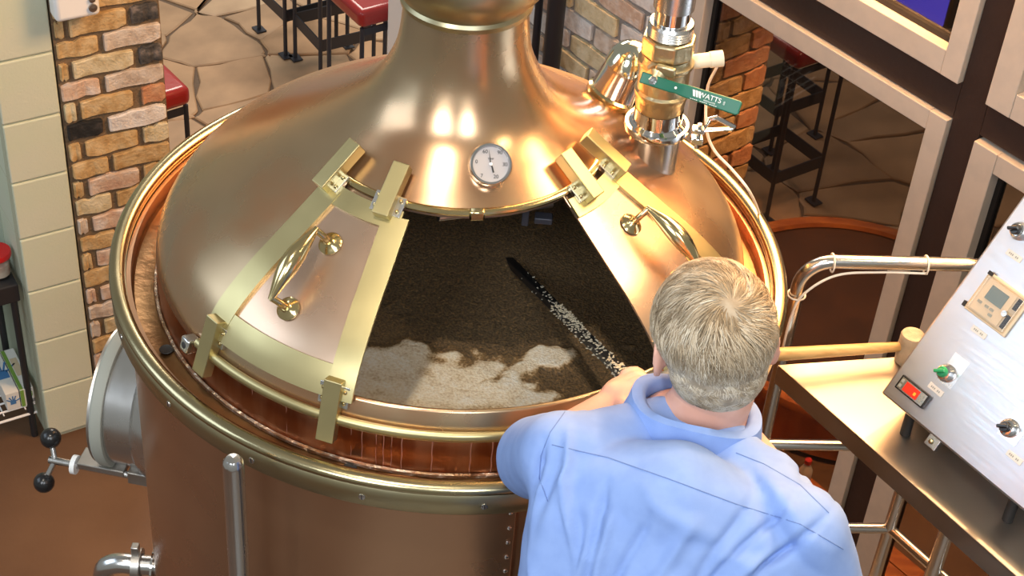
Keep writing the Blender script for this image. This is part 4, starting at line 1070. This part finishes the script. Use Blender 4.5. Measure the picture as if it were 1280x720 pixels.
for k, (u, v) in enumerate(((.053, .240), (.058, .240), (.072, .240), (.083, .240), (.086, .231))): pbox('timer_button', u-.002-.002*(k > 1), u+.002+.002*(k > 1), v-.0025, v+.0025, .0081, .0092, M['gasket_grey'], lc)
pbox('clip', .030, .036, .216, .226, .0005, .008, M['rubber'], lc); pbox('clip', .036, .046, .287, .294, .0062, .009, M['rubber'], lc)
def label(u, v, txt=True):
    l_ = pbox('engraved_label', u-.0165, u+.0165, v-.0055, v+.0055, .0005, .0016, M['label'], t, .0004)
    for k in range(6): 
        if k != 3: pbox('label_print', u-.011+.0036*k, u-.0088+.0036*k, v-.0018, v+.0018, .0017, .0019, M['gasket_grey'], l_)
for u, v in ((.085, .195), (.0835, .068), (.273, .0615), (.054, .338)): label(u, v)
dsp = pbox('digital_display', .019, .087, .026, .054, .0005, .010, M['black'], t, .0015)
pbox('display_bezel', .023, .083, .029, .051, .0101, .0108, M['steel'], dsp)
pbox('red_display', .035, .068, .031, .049, .0109, .0116, M['red_led'], dsp)
pbox('lit_digit', .058, .063, .036, .042, .0117, .0119, M['amber_led'], dsp)
for u, v in ((.0275, .035), (.0275, .045), (.0755, .035), (.0755, .045)): pbox('display_button', u-.0028, u+.0028, v-.003, v+.003, .0109, .0122, M['gasket_grey'], dsp)
def knob(u, v, m, name, tall):
    k = build(name, MB().lathe([(.0165, .0005), (.0165, .006), (.014, .010), (.013, .016), (.010, .017)], 28, pp_(u, v), AX), M['chrome'], t)
    build('knob_cap', MB().lathe([(.0098, .0171), (.0098, .022), (.008, .026), (0, .0265)], 20, pp_(u, v), AX), m, k)
    d = (PU*.8+PV*.6).normalized(); build('knob_grip', MB().box(pp_(u, v, .032), (.006, .018, .011), (PN.cross(d), d, PN)), m, k, bevel=.0015)
    return k
pl_ = pbox('backing_plate', .072, .106, .084, .142, .0003, .0012, M['white_plastic'] if False else M['steel'], t)
knob(.082, .103, M['green_knob'], 'selector_switch', 1)
pbox('backing_plate', .222, .262, .076, .126, .0003, .0012, M['steel'], t)
knob(.235, .096, M['black'], 'selector_switch', 0)
knob(.036, .378, M['black'], 'selector_switch', 0)
hg = build('door_latch', MB().box(pp_(.135, -.010, -.008), (.026, .022, .012), AX), M['steel'], t, smooth=0, bevel=.0015)
build('latch_screw', MB().lathe([(.005, 0), (.004, .003), (0, .0035)], 14, pp_(.133, -.010, -.0015), AX), M['brass_pol'], hg)

# ================================================================== THE MAN AND HIS PADDLE
def voxel(b, size, smooth_it, fac=.5, disp=None):
    """fuse overlapping closed shapes into one continuous surface"""
    me = rawmesh('tmp', b, M['skin'], Vector((0, 0, 0)), 0)
    o = bpy.data.objects.new('tmp', me); COL.objects.link(o)
    r = o.modifiers.new('r', 'REMESH'); r.mode = 'VOXEL'; r.voxel_size = size
    s = o.modifiers.new('s', 'SMOOTH'); s.iterations = smooth_it; s.factor = fac
    dg = bpy.context.evaluated_depsgraph_get(); ev = o.evaluated_get(dg)
    out = bpy.data.meshes.new_from_object(ev); bpy.data.objects.remove(o); bpy.data.meshes.remove(me)
    return out
def adopt(name, me, mats, parent, base):
    me.name = name; me.materials.clear()
    for m in mats: me.materials.append(m)
    me.transform(Matrix.Translation(-base)); me.polygons.foreach_set('use_smooth', [True]*len(me.polygons)); me.update()
    o = bpy.data.objects.new(name, me); link(o, parent, base); return o

HC = at(893, 418, 2.28); C7 = at(860, 540, 2.28)
LSH = at(708, 572, 2.27); RSH = at(1000, 668, 2.22)
SX = (RSH-LSH).normalized()
TD = Vector((.03, -.20, -.47)).normalized()
SF = -(SX.cross(TD)).normalized()
if SF.y < 0: SF = -SF
TDn = SX.cross(SF).normalized()
if TDn.z > 0: TDn = -TDn
MIDN = (LSH+RSH)/2; NKB = C7 + SF*.062
LEL = Vector((.165, -.585, .078)); HND = onz(798, 487, .135)
REL = RSH + Vector((.10, -.02, -.245)); RWR = REL + Vector((-.05, .13, -.19)); RHN = RWR + Vector((-.015, .03, -.08))
HIP = NKB + TDn*.53
PLAT = -1.0
man = empty('person', (HIP.x, HIP.y, PLAT), 'person in light blue short-sleeved shirt leaning over the tun, seen from behind', 'person')

def ell(c, X, Y, rx, ry, n=28, sup=2.3):
    out = []
    for k in range(n):
        a = 2*math.pi*k/n; ca, sa = math.cos(a), math.sin(a)
        out.append(c + X*(rx*math.copysign(abs(ca)**(2/sup), ca)) + Y*(ry*math.copysign(abs(sa)**(2/sup), sa)))
    return out
hf = Vector((-.20, .95, -.20)).normalized(); hr = hf.cross(ZAX).normalized(); hu = hr.cross(hf).normalized()
ro = R_(-3); hr, hu = hr*math.cos(ro)-hu*math.sin(ro), hu*math.cos(ro)+hr*math.sin(ro)
HA = (hr, hf, hu)
CR = (.0735, .094, .088)
body = MB()
body.sphere(HC, CR, 32, HA)
body.sphere(HC-hf*.018-hu*.03, (.066, .072, .070), 28, HA)
body.sphere(HC+hf*.028-hu*.050, (.058, .058, .062), 28, HA)
body.capsule(HC+hf*.045-hu*.085, HC+hf*.062-hu*.105, .040, .030)
body.sphere(HC+hf*.088-hu*.028, (.011, .018, .022), 14, HA); body.sphere(HC+hf*.080+hu*.012, (.045, .014, .010), 14, HA)
body.sphere(HC+hf*.080-hu*.072, (.022, .012, .009), 14, HA)
for s in (-1, 1):
    ec = HC + hr*(s*.0785) - hf*.006 - hu*.026
    ea = (hf, hr*s, hu)
    body.sphere(ec, (.0155, .006, .029), 16, (hf-hr*s*.35, hr*s+hf*.35, hu))
    body.tube([ec+(hf*.9-hr*s*.4).normalized()*(.013*math.cos(a))*-1+hu*(.027*math.sin(a)+.002)+hr*s*.004 for a in np.linspace(-1.9, 1.9, 12)], .0036, 8)
NB0 = C7 + SF*.055 + Vector((0, 0, -.02)); body.capsule(NB0, HC-hf*.022-hu*.075, .060, .054, 24)
# trunk
rings = []
for tt_, rx, ry in ((-.02, .06, .05), (.03, .13, .07), (.08, .15, .085), (.2, .155, .095), (.35, .145, .10), (.47, .155, .105), (.55, .165, .11), (.62, .12, .09)):
    rings.append(ell(NKB + TDn*tt_, SX, SF, rx, ry))
body.loft(rings)
for sh, el in ((LSH, LEL), (RSH, REL)): body.sphere(sh, .044, 18)
body.capsule(LSH, LEL, .042, .038); body.capsule(RSH, REL, .042, .038)
LWR = LEL + (HND-LEL)*.82
body.capsule(LEL, LWR, .038, .027); body.capsule(REL, RWR, .038, .027)
# legs
for s in (-1, 1):
    h0 = HIP + SX*(s*.09) - ZAX*.03; kn = Vector((h0.x+.02*s, h0.y+.12, (h0.z+PLAT)/2+.02)); an = Vector((kn.x+.01*s, kn.y-.10, PLAT+.10))
    body.capsule(h0, kn, .080, .055); body.capsule(kn, an, .052, .036); body.capsule(an, an+Vector((0, .13, -.055)), .036, .028)
# hands: palm, four curled fingers, thumb.  left closes on the paddle
G0 = onz(640, 330, -.125); pdv = (HND-G0).normalized()
def hand_on(axis, cen, wrist, side):
    a = axis.normalized(); w = (wrist-cen); w = (w-a*w.dot(a)).normalized(); o_ = a.cross(w)*side
    palm_c = cen + w*.026 + o_*.012
    body.sphere(palm_c, (.040, .030, .017), 18, (a, w, o_)); body.capsule(wrist, palm_c+w*.012, .026, .022, 14)
    for k, (t_, ln) in enumerate(((.030, .92), (.010, 1.0), (-.010, .95), (-.029, .78))):
        b0 = palm_c + a*t_ - w*.018 + o_*.006; R0 = .0205
        prev = None
        for j, th in enumerate(np.linspace(-.2, 3.5*ln, 7)):
            q = cen + a*(t_*1.02) + (o_*math.cos(th) - w*math.sin(th))*R0
            if prev is not None: body.capsule(prev, q, .0082, .0078, 10)
            prev = q
    th0 = palm_c + a*.036 + w*.012
    t1 = cen + a*.050 - o_*.004 + w*.018; t2 = cen + a*.040 - o_*.019 - w*.004
    body.capsule(th0, t1, .011, .0095, 10); body.capsule(t1, t2, .0095, .008, 10)
hand_on(pdv, HND, LWR, -1)
def relaxed(wr, tip, side):
    d = (tip-wr).normalized(); o_ = d.cross(ZAX).normalized(); nn = o_.cross(d); c = wr+d*.05
    body.sphere(c, (.036, .045, .015), 16, (nn, d, o_)); body.capsule(wr, c, .026, .02, 12)
    for k, (t_, ln) in enumerate(((.028, .9), (.010, 1.0), (-.009, .95), (-.027, .75))):
        p = c + d*.035 + nn*t_
        q1 = p + d*.036*ln + o_*.006; q2 = q1 + d*.022*ln + o_*.014; q3 = q2 + d*.010*ln + o_*.016
        body.capsule(p, q1, .0088, .0082, 10); body.capsule(q1, q2, .0082, .0076, 10); body.capsule(q2, q3, .0076, .007, 10)
    p = c + nn*.034 - d*.01; body.capsule(p, p+nn*.022+d*.028+o_*.012, .011, .009, 10); body.capsule(p+nn*.022+d*.028+o_*.012, p+nn*.018+d*.052+o_*.022, .009, .0078, 10)
relaxed(RWR, RHN, 1)
bme = voxel(body, .0042, 6, .5)
body_o = adopt('body', bme, [M['skin']], man, Vector((HIP.x, HIP.y, PLAT)))
for s in (-1, 1):
    ey = HC + hr*(s*.031) + hf*.0835 - hu*.004
    build('eye', MB().sphere(ey, .0085, 14), M['white_plastic'], body_o)

# ---- shirt
sh = MB(); rings = []
NK1 = C7 + SF*.050
for c_, rx, ry in ((NK1-TDn*.012, .068, .054), (NK1+TDn*.012, .092, .070), (NK1*.6+MIDN*.4, .135, .092), (MIDN+TDn*.015, .185, .112), (MIDN+TDn*.06, .200, .122), (MIDN+TDn*.12, .198, .128), (MIDN+TDn*.2, .190, .132), (MIDN+TDn*.32, .186, .134), (MIDN+TDn*.44, .186, .137), (MIDN+TDn*.50, .190, .14)):
    rings.append(ell(c_, SX, SF, rx, ry, 40, 2.25))
sh.loft(rings)
sh.capsule(NK1+SX*.035+TDn*.028-SF*.006, RSH-SX*.02-TDn*.002, .052, .064, 24); sh.capsule(NK1-SX*.035+TDn*.028-SF*.006, LSH+SX*.02-TDn*.002, .052, .066, 24)
sh.capsule(MIDN-SF*.03, RSH-SX*.02-SF*.012+TDn*.03, .085, .062, 24); sh.capsule(MIDN-SF*.03, LSH+SX*.02-SF*.012+TDn*.03, .085, .062, 24)
le = LSH + (LEL-LSH)*.86; sh.capsule(LSH, le, .066, .062, 24)
re_ = RSH + (REL-RSH)*.86; sh.capsule(RSH, re_, .066, .064, 24)
sme = voxel(sh, .0046, 20, .5)
# cloth folds: pulled from the reaching arm and the right shoulder towards the waist
def fold(p):
    q = p - C7; u = q.dot(SX); v = q.dot(TDn); d = 0.
    wob = noise.noise(p*7)*.02 + noise.noise(p*16)*.006
    for (u0_, v0_, du, dv, wd, amp, ln) in FOLDS:
        L = math.hypot(du, dv); e_ = (du/L, dv/L); s_ = (u-u0_)*e_[0]+(v-v0_)*e_[1]; t_ = -(u-u0_)*e_[1]+(v-v0_)*e_[0]+wob
        k = min(1, s_/.035)*min(1, (ln-s_)/.08) if 0 < s_ < ln else 0
        d += amp*k*math.exp(-(t_/wd)**2)
    return d*1.7 + .0022*noise.noise(p*11) + .0010*noise.noise(p*26)
FOLDS = [(.215, .00, -.55, .83, .006, -.006, .26), (.17, -.01, -.50, .86, .0055, -.005, .26), (.20, .04, -.72, .69, .0055, -.006, .22), (.12, .0, -.3, .95, .007, -.0045, .26), (.065, .03, -.25, .96, .009, .005, .26),
         (-.175, .02, .30, .95, .0055, -.007, .16), (-.150, .0, .42, .9, .006, .006, .20), (-.07, .03, .12, 1, .008, -.005, .26), (-.045, .05, .06, 1, .007, .004, .26), (.01, .04, -.18, 1, .007, -.004, .26),
         (.17, .06, -.62, .80, .010, .009, .30), (.20, .09, -.55, .85, .009, .010, .30), (.13, .08, -.5, .86, .012, -.006, .28), (.215, .12, -.42, .9, .010, .010, .3),
         (-.13, .03, .10, 1, .010, .007, .30), (-.155, .05, .22, 1, .009, .008, .30), (-.10, .07, .30, 1, .012, -.005, .25), (-.06, .10, -.1, 1, .014, .006, .25),
         (.02, .12, -.35, .9, .013, .006, .25), (.07, .10, -.4, .9, .012, .006, .25), (-.02, .02, .9, .35, .012, .003, .2), (.10, -.02, .85, .5, .010, .005, .16), (.12, .01, .8, .6, .010, -.005, .16)]
vn = [v.normal.copy() for v in sme.vertices]
for v, n_ in zip(sme.vertices, vn): v.co += n_*fold(v.co)
sme.update()
bvh = BVHTree.FromPolygons([v.co.copy() for v in sme.vertices], [tuple(p.vertices) for p in sme.polygons])
shirt = adopt('shirt', sme, [M['shirt']], man, Vector((HIP.x, HIP.y, NKB.z-.6)))
def seam(pxs, r=.0008, lift=.0001):
    pts = []
    for i in range(len(pxs)-1):
        for k in range(10):
            x = pxs[i][0]+(pxs[i+1][0]-pxs[i][0])*k/10; y = pxs[i][1]+(pxs[i+1][1]-pxs[i][1])*k/10
            h = bvh.ray_cast(CAM, ray(x, y))
            if h[0] is not None and (not pts or (h[0]-pts[-1]).length < .04): pts.append(h[0]+h[1]*lift)
    if len(pts) > 3: build('seam', MB().tube(pts, r, 6), M['seam'], shirt)
seam([(690, 556), (760, 572), (840, 600), (920, 630), (1000, 655), (1060, 690)])
seam([(706, 515), (688, 540), (676, 570), (674, 598), (686, 630)])
seam([(920, 566), (955, 580), (1000, 606), (1040, 645)])
# collar: stand and fold-over, open at the throat
cw = MB(); prof = [(.000, -.012), (-.003, .012), (-.004, .026), (.000, .031), (.007, .028), (.011, .004), (.018, -.026), (.0195, -.026), (.0128, .005), (.009, .031), (.000, .0345), (-.006, .028), (-.005, .012), (-.002, -.012)]
na_ = (HC-hf*.03-NB0).normalized(); na_ = (na_*.5 + ZAX*.6 - TDn*.3).normalized()
cxx = (SX-na_*SX.dot(na_)).normalized(); cyy = na_.cross(cxx)
if cyy.dot(SF) < 0: cyy = -cyy
cc = C7 + SF*.052 + na_*.021 + (at(853, 548, 2.28)-at(860, 540, 2.28)); vs = []; NA_ = 48
for k in range(NA_+1):
    a = R_(-152+304*k/NA_); rad = -cyy*math.cos(a) + cxx*math.sin(a); er = 1/math.sqrt((math.cos(a)/.076)**2+(math.sin(a)/.080)**2)
    for dr_, dz_ in prof:
        flare = 1.0 + .35*abs(math.sin(a))
        vs.append(cc + rad*(er+dr_*flare) + na_*(dz_ + .004*math.sin(3*a+.5) - .030*(1-math.cos(a))*.5*1.0))
m_ = len(prof); fs = []
for k in range(NA_):
    for i in range(m_): j = (i+1) % m_; fs.append((k*m_+i, k*m_+j, (k+1)*m_+j, (k+1)*m_+i))
fs += [tuple(reversed(range(m_))), tuple(range(NA_*m_, NA_*m_+m_))]
cw.add(vs, fs); collar = build('collar', cw, M['shirt'], shirt, smooth=60)
# ---- trousers, shoes
tr_ = MB(); rings = []
for tt_, rx, ry in ((.46, .172, .120), (.54, .182, .128), (.62, .180, .125), (.68, .12, .09)): rings.append(ell(NKB+TDn*tt_, SX, SF, rx, ry))
tr_.loft(rings)
sb_ = []
for s in (-1, 1):
    h0 = HIP + SX*(s*.09) - ZAX*.03; kn = Vector((h0.x+.02*s, h0.y+.12, (h0.z+PLAT)/2+.02)); an = Vector((kn.x+.01*s, kn.y-.10, PLAT+.10)); sb_.append((s, an))
    tr_.capsule(h0, kn, .092, .070); tr_.capsule(kn, an+Vector((0, 0, -.02)), .070, .062)
adopt('trousers', voxel(tr_, .010, 6), [M['trousers']], man, Vector((HIP.x, HIP.y, PLAT)))
for s, an in sb_:
    q = Vector((an.x, an.y+.05, PLAT)); m = MB(); rings = []
    for d, w, h in ((-.13, .030, .05), (-.11, .038, .075), (-.03, .040, .085), (.06, .046, .06), (.12, .042, .045), (.155, .020, .025)): rings.append([q+Vector((w*math.cos(a), d, h*.5+.001+h*.5*math.sin(a))) for a in np.linspace(0, 2*math.pi, 18, endpoint=False)])
    m.loft(rings); build('shoe', m, M['shoe'], man, smooth=60)

# ---- hair: scalp cap plus laid strands growing out of the crown whorl
rh = random.Random(3)
WH = (-hf*.60+hu*.80+hr*.03).normalized()
def scalp(dv, k=1.0):
    loc = Vector((dv.dot(hr), dv.dot(hf), dv.dot(hu)))
    s_ = 1/math.sqrt((loc.x/CR[0])**2+(loc.y/CR[1])**2+(loc.z/CR[2])**2); p1 = HC+dv*s_
    # lower back of the skull
    c2_ = HC-hf*.018-hu*.03; d2 = (p1-c2_).normalized(); l2 = Vector((d2.dot(hr), d2.dot(hf), d2.dot(hu)))
    s2 = 1/math.sqrt((l2.x/.066)**2+(l2.y/.072)**2+(l2.z/.070)**2); p2 = c2_+d2*s2
    return p1 if (p1-HC).length > (p2-HC).length else p2
def inhair(dv):
    x, y, z = dv.dot(hr), dv.dot(hf), dv.dot(hu)
    if z > .25: return y < .80-(.25*abs(x))
    ear = abs(x) > .80 and -.22 < y < .28 and z < -.02
    if ear: return False
    lim = -.72 if y < -.25 else -.05 - (.28-y)*.55
    return y < .38 and z > lim
dirs = []
cap = MB(); capv = {}
nU, nV = 72, 44
grid = []
for j in range(nV+1):
    e_ = -math.pi/2*.62 + (math.pi/2*1.62)*j/nV
    for i in range(nU):
        a = 2*math.pi*i/nU; grid.append((hr*math.cos(a)+hf*math.sin(a))*math.cos(e_)+hu*math.sin(e_))
vs = []
for g in grid:
    p = scalp(g); z = g.dot(hu); th = .0035+.0055*max(0, min(1, (z+.35)/.9)); vs.append(p+g*th)
inn = [inhair(g) for g in grid]
fs = []
for j in range(nV):
    for i in range(nU):
        k = (i+1) % nU; ids = (j*nU+i, j*nU+k, (j+1)*nU+k, (j+1)*nU+i)
        if sum(inn[q] for q in ids) >= 3: fs.append(ids)
cap.add(vs, fs)
hair = build('hair', cap, M['hair_base'], man, smooth=180); 
so_ = hair.modifiers.new('t', 'SOLIDIFY'); so_.thickness = .006; so_.offset = -1
st = MB(); tone = []
cnt = 0
while cnt < 15000:
    g = Vector((rh.gauss(0, 1), rh.gauss(0, 1), rh.gauss(0, 1))).normalized()
    if not inhair(g) or g.dot(hu) < -.8: continue
    if g.dot(cd) > .55: continue
    cnt += 1
    z = g.dot(hu); topness = max(0, min(1, (z+.15)/.75))
    out = (g-WH*g.dot(WH)); dist = out.length; out.normalize()
    sw = WH.cross(out)
    clump = noise.noise(g*6.0); fine_ = noise.noise(g*17)
    t_ = out*(1.0) + sw*(1.3*math.exp(-dist*2.0) + 1.1*clump + .6*fine_) - hu*.25*(1-topness) + Vector((rh.gauss(0, .12), rh.gauss(0, .12), rh.gauss(0, .12)))
    t_ = (t_-g*t_.dot(g)).normalized()
    L = (.014+.038*topness)*(.7+.6*rh.random()); base_th = .0030+.0055*topness
    lift = (.0015+.0055*topness)*(.6+.8*max(0, .5+clump))
    wdt = .0010+.0005*rh.random(); tn = min(1, max(0, .40+.35*noise.noise(g*4+Vector((3, 1, 7)))+.75*noise.noise(g*13)+.35*noise.noise(g*30)+rh.gauss(0, .12) + .30*(1-topness)))
    side = g.cross(t_).normalized(); NSg = 5; o0 = len(st.v); pv = []
    curv = rh.gauss(0, .25)+.5*fine_
    for k in range(NSg):
        f_ = k/(NSg-1); d_ = g + (t_*f_ + side*(curv*f_*f_*.6))*(L/.09); d_.normalize()
        p = scalp(d_)+d_*(base_th + lift*math.sin(f_*2.4) - .001)
        w_ = wdt*(1-.75*f_**2); pv += [p-side*w_*.5, p+d_*(w_*.35), p+side*w_*.5]
        tone += [tn]*3
    fs_ = []
    for k in range(NSg-1):
        a = 3*k; fs_ += [(a, a+1, a+4, a+3), (a+1, a+2, a+5, a+4)]
    st.add(pv, fs_)
strands = build('hair_strands', st, M['hair'], hair, smooth=180, fix=False)
at_ = strands.data.attributes.new('tone', 'FLOAT', 'POINT'); at_.data.foreach_set('value', tone)
tag(strands, kind='stuff')

# ---- mash paddle
pe0 = G0 - pdv*.16; pe1 = HND + pdv*.055
px_ = pdv.cross(ZAX).normalized(); pz_ = px_.cross(pdv)
t = empty('mash_paddle', pe0, 'long black steel mash paddle crusted with grain in the man\'s hand', 'paddle')
sh_ = build('shaft', MB().box((pe0+pe1)/2, (.0155, (pe1-pe0).length, .0155), (px_, pdv, pz_)), M['paddle'], t, smooth=0, bevel=.002)
build('blade', MB().box(pe0+pdv*-.05, (.10, .12, .008), (px_, pdv, pz_)), M['paddle'], t, smooth=0, bevel=.002)
gr = MB(); rg = random.Random(5); Lp = (HND-G0).length
for k in range(360):
    s_ = rg.choice([rg.gauss(.47, .06), rg.gauss(.54, .06), rg.gauss(.50, .07), rg.gauss(.74, .05), rg.gauss(.88, .03), rg.uniform(.1, .95)]); 
    if not .03 < s_ < .93: continue
    p = G0 + pdv*(s_*Lp) + px_*rg.uniform(-.0078, .0078) + pz_*.0086
    if rg.random() < .25: p = G0 + pdv*(s_*Lp) - px_*.0086*math.copysign(1, px_.dot(CAM-G0)*-1) + pz_*rg.uniform(-.0075, .0075)
    a = rg.uniform(0, 3.14); d1 = pdv*math.cos(a)+px_*math.sin(a); gr.sphere(p, (.0032*rg.uniform(.6, 1.3), .0014, .0012), 6, (d1, pz_.cross(d1), pz_))
o = build('grain_crust', gr, M['grain'], t, smooth=60); tag(o, kind='stuff')
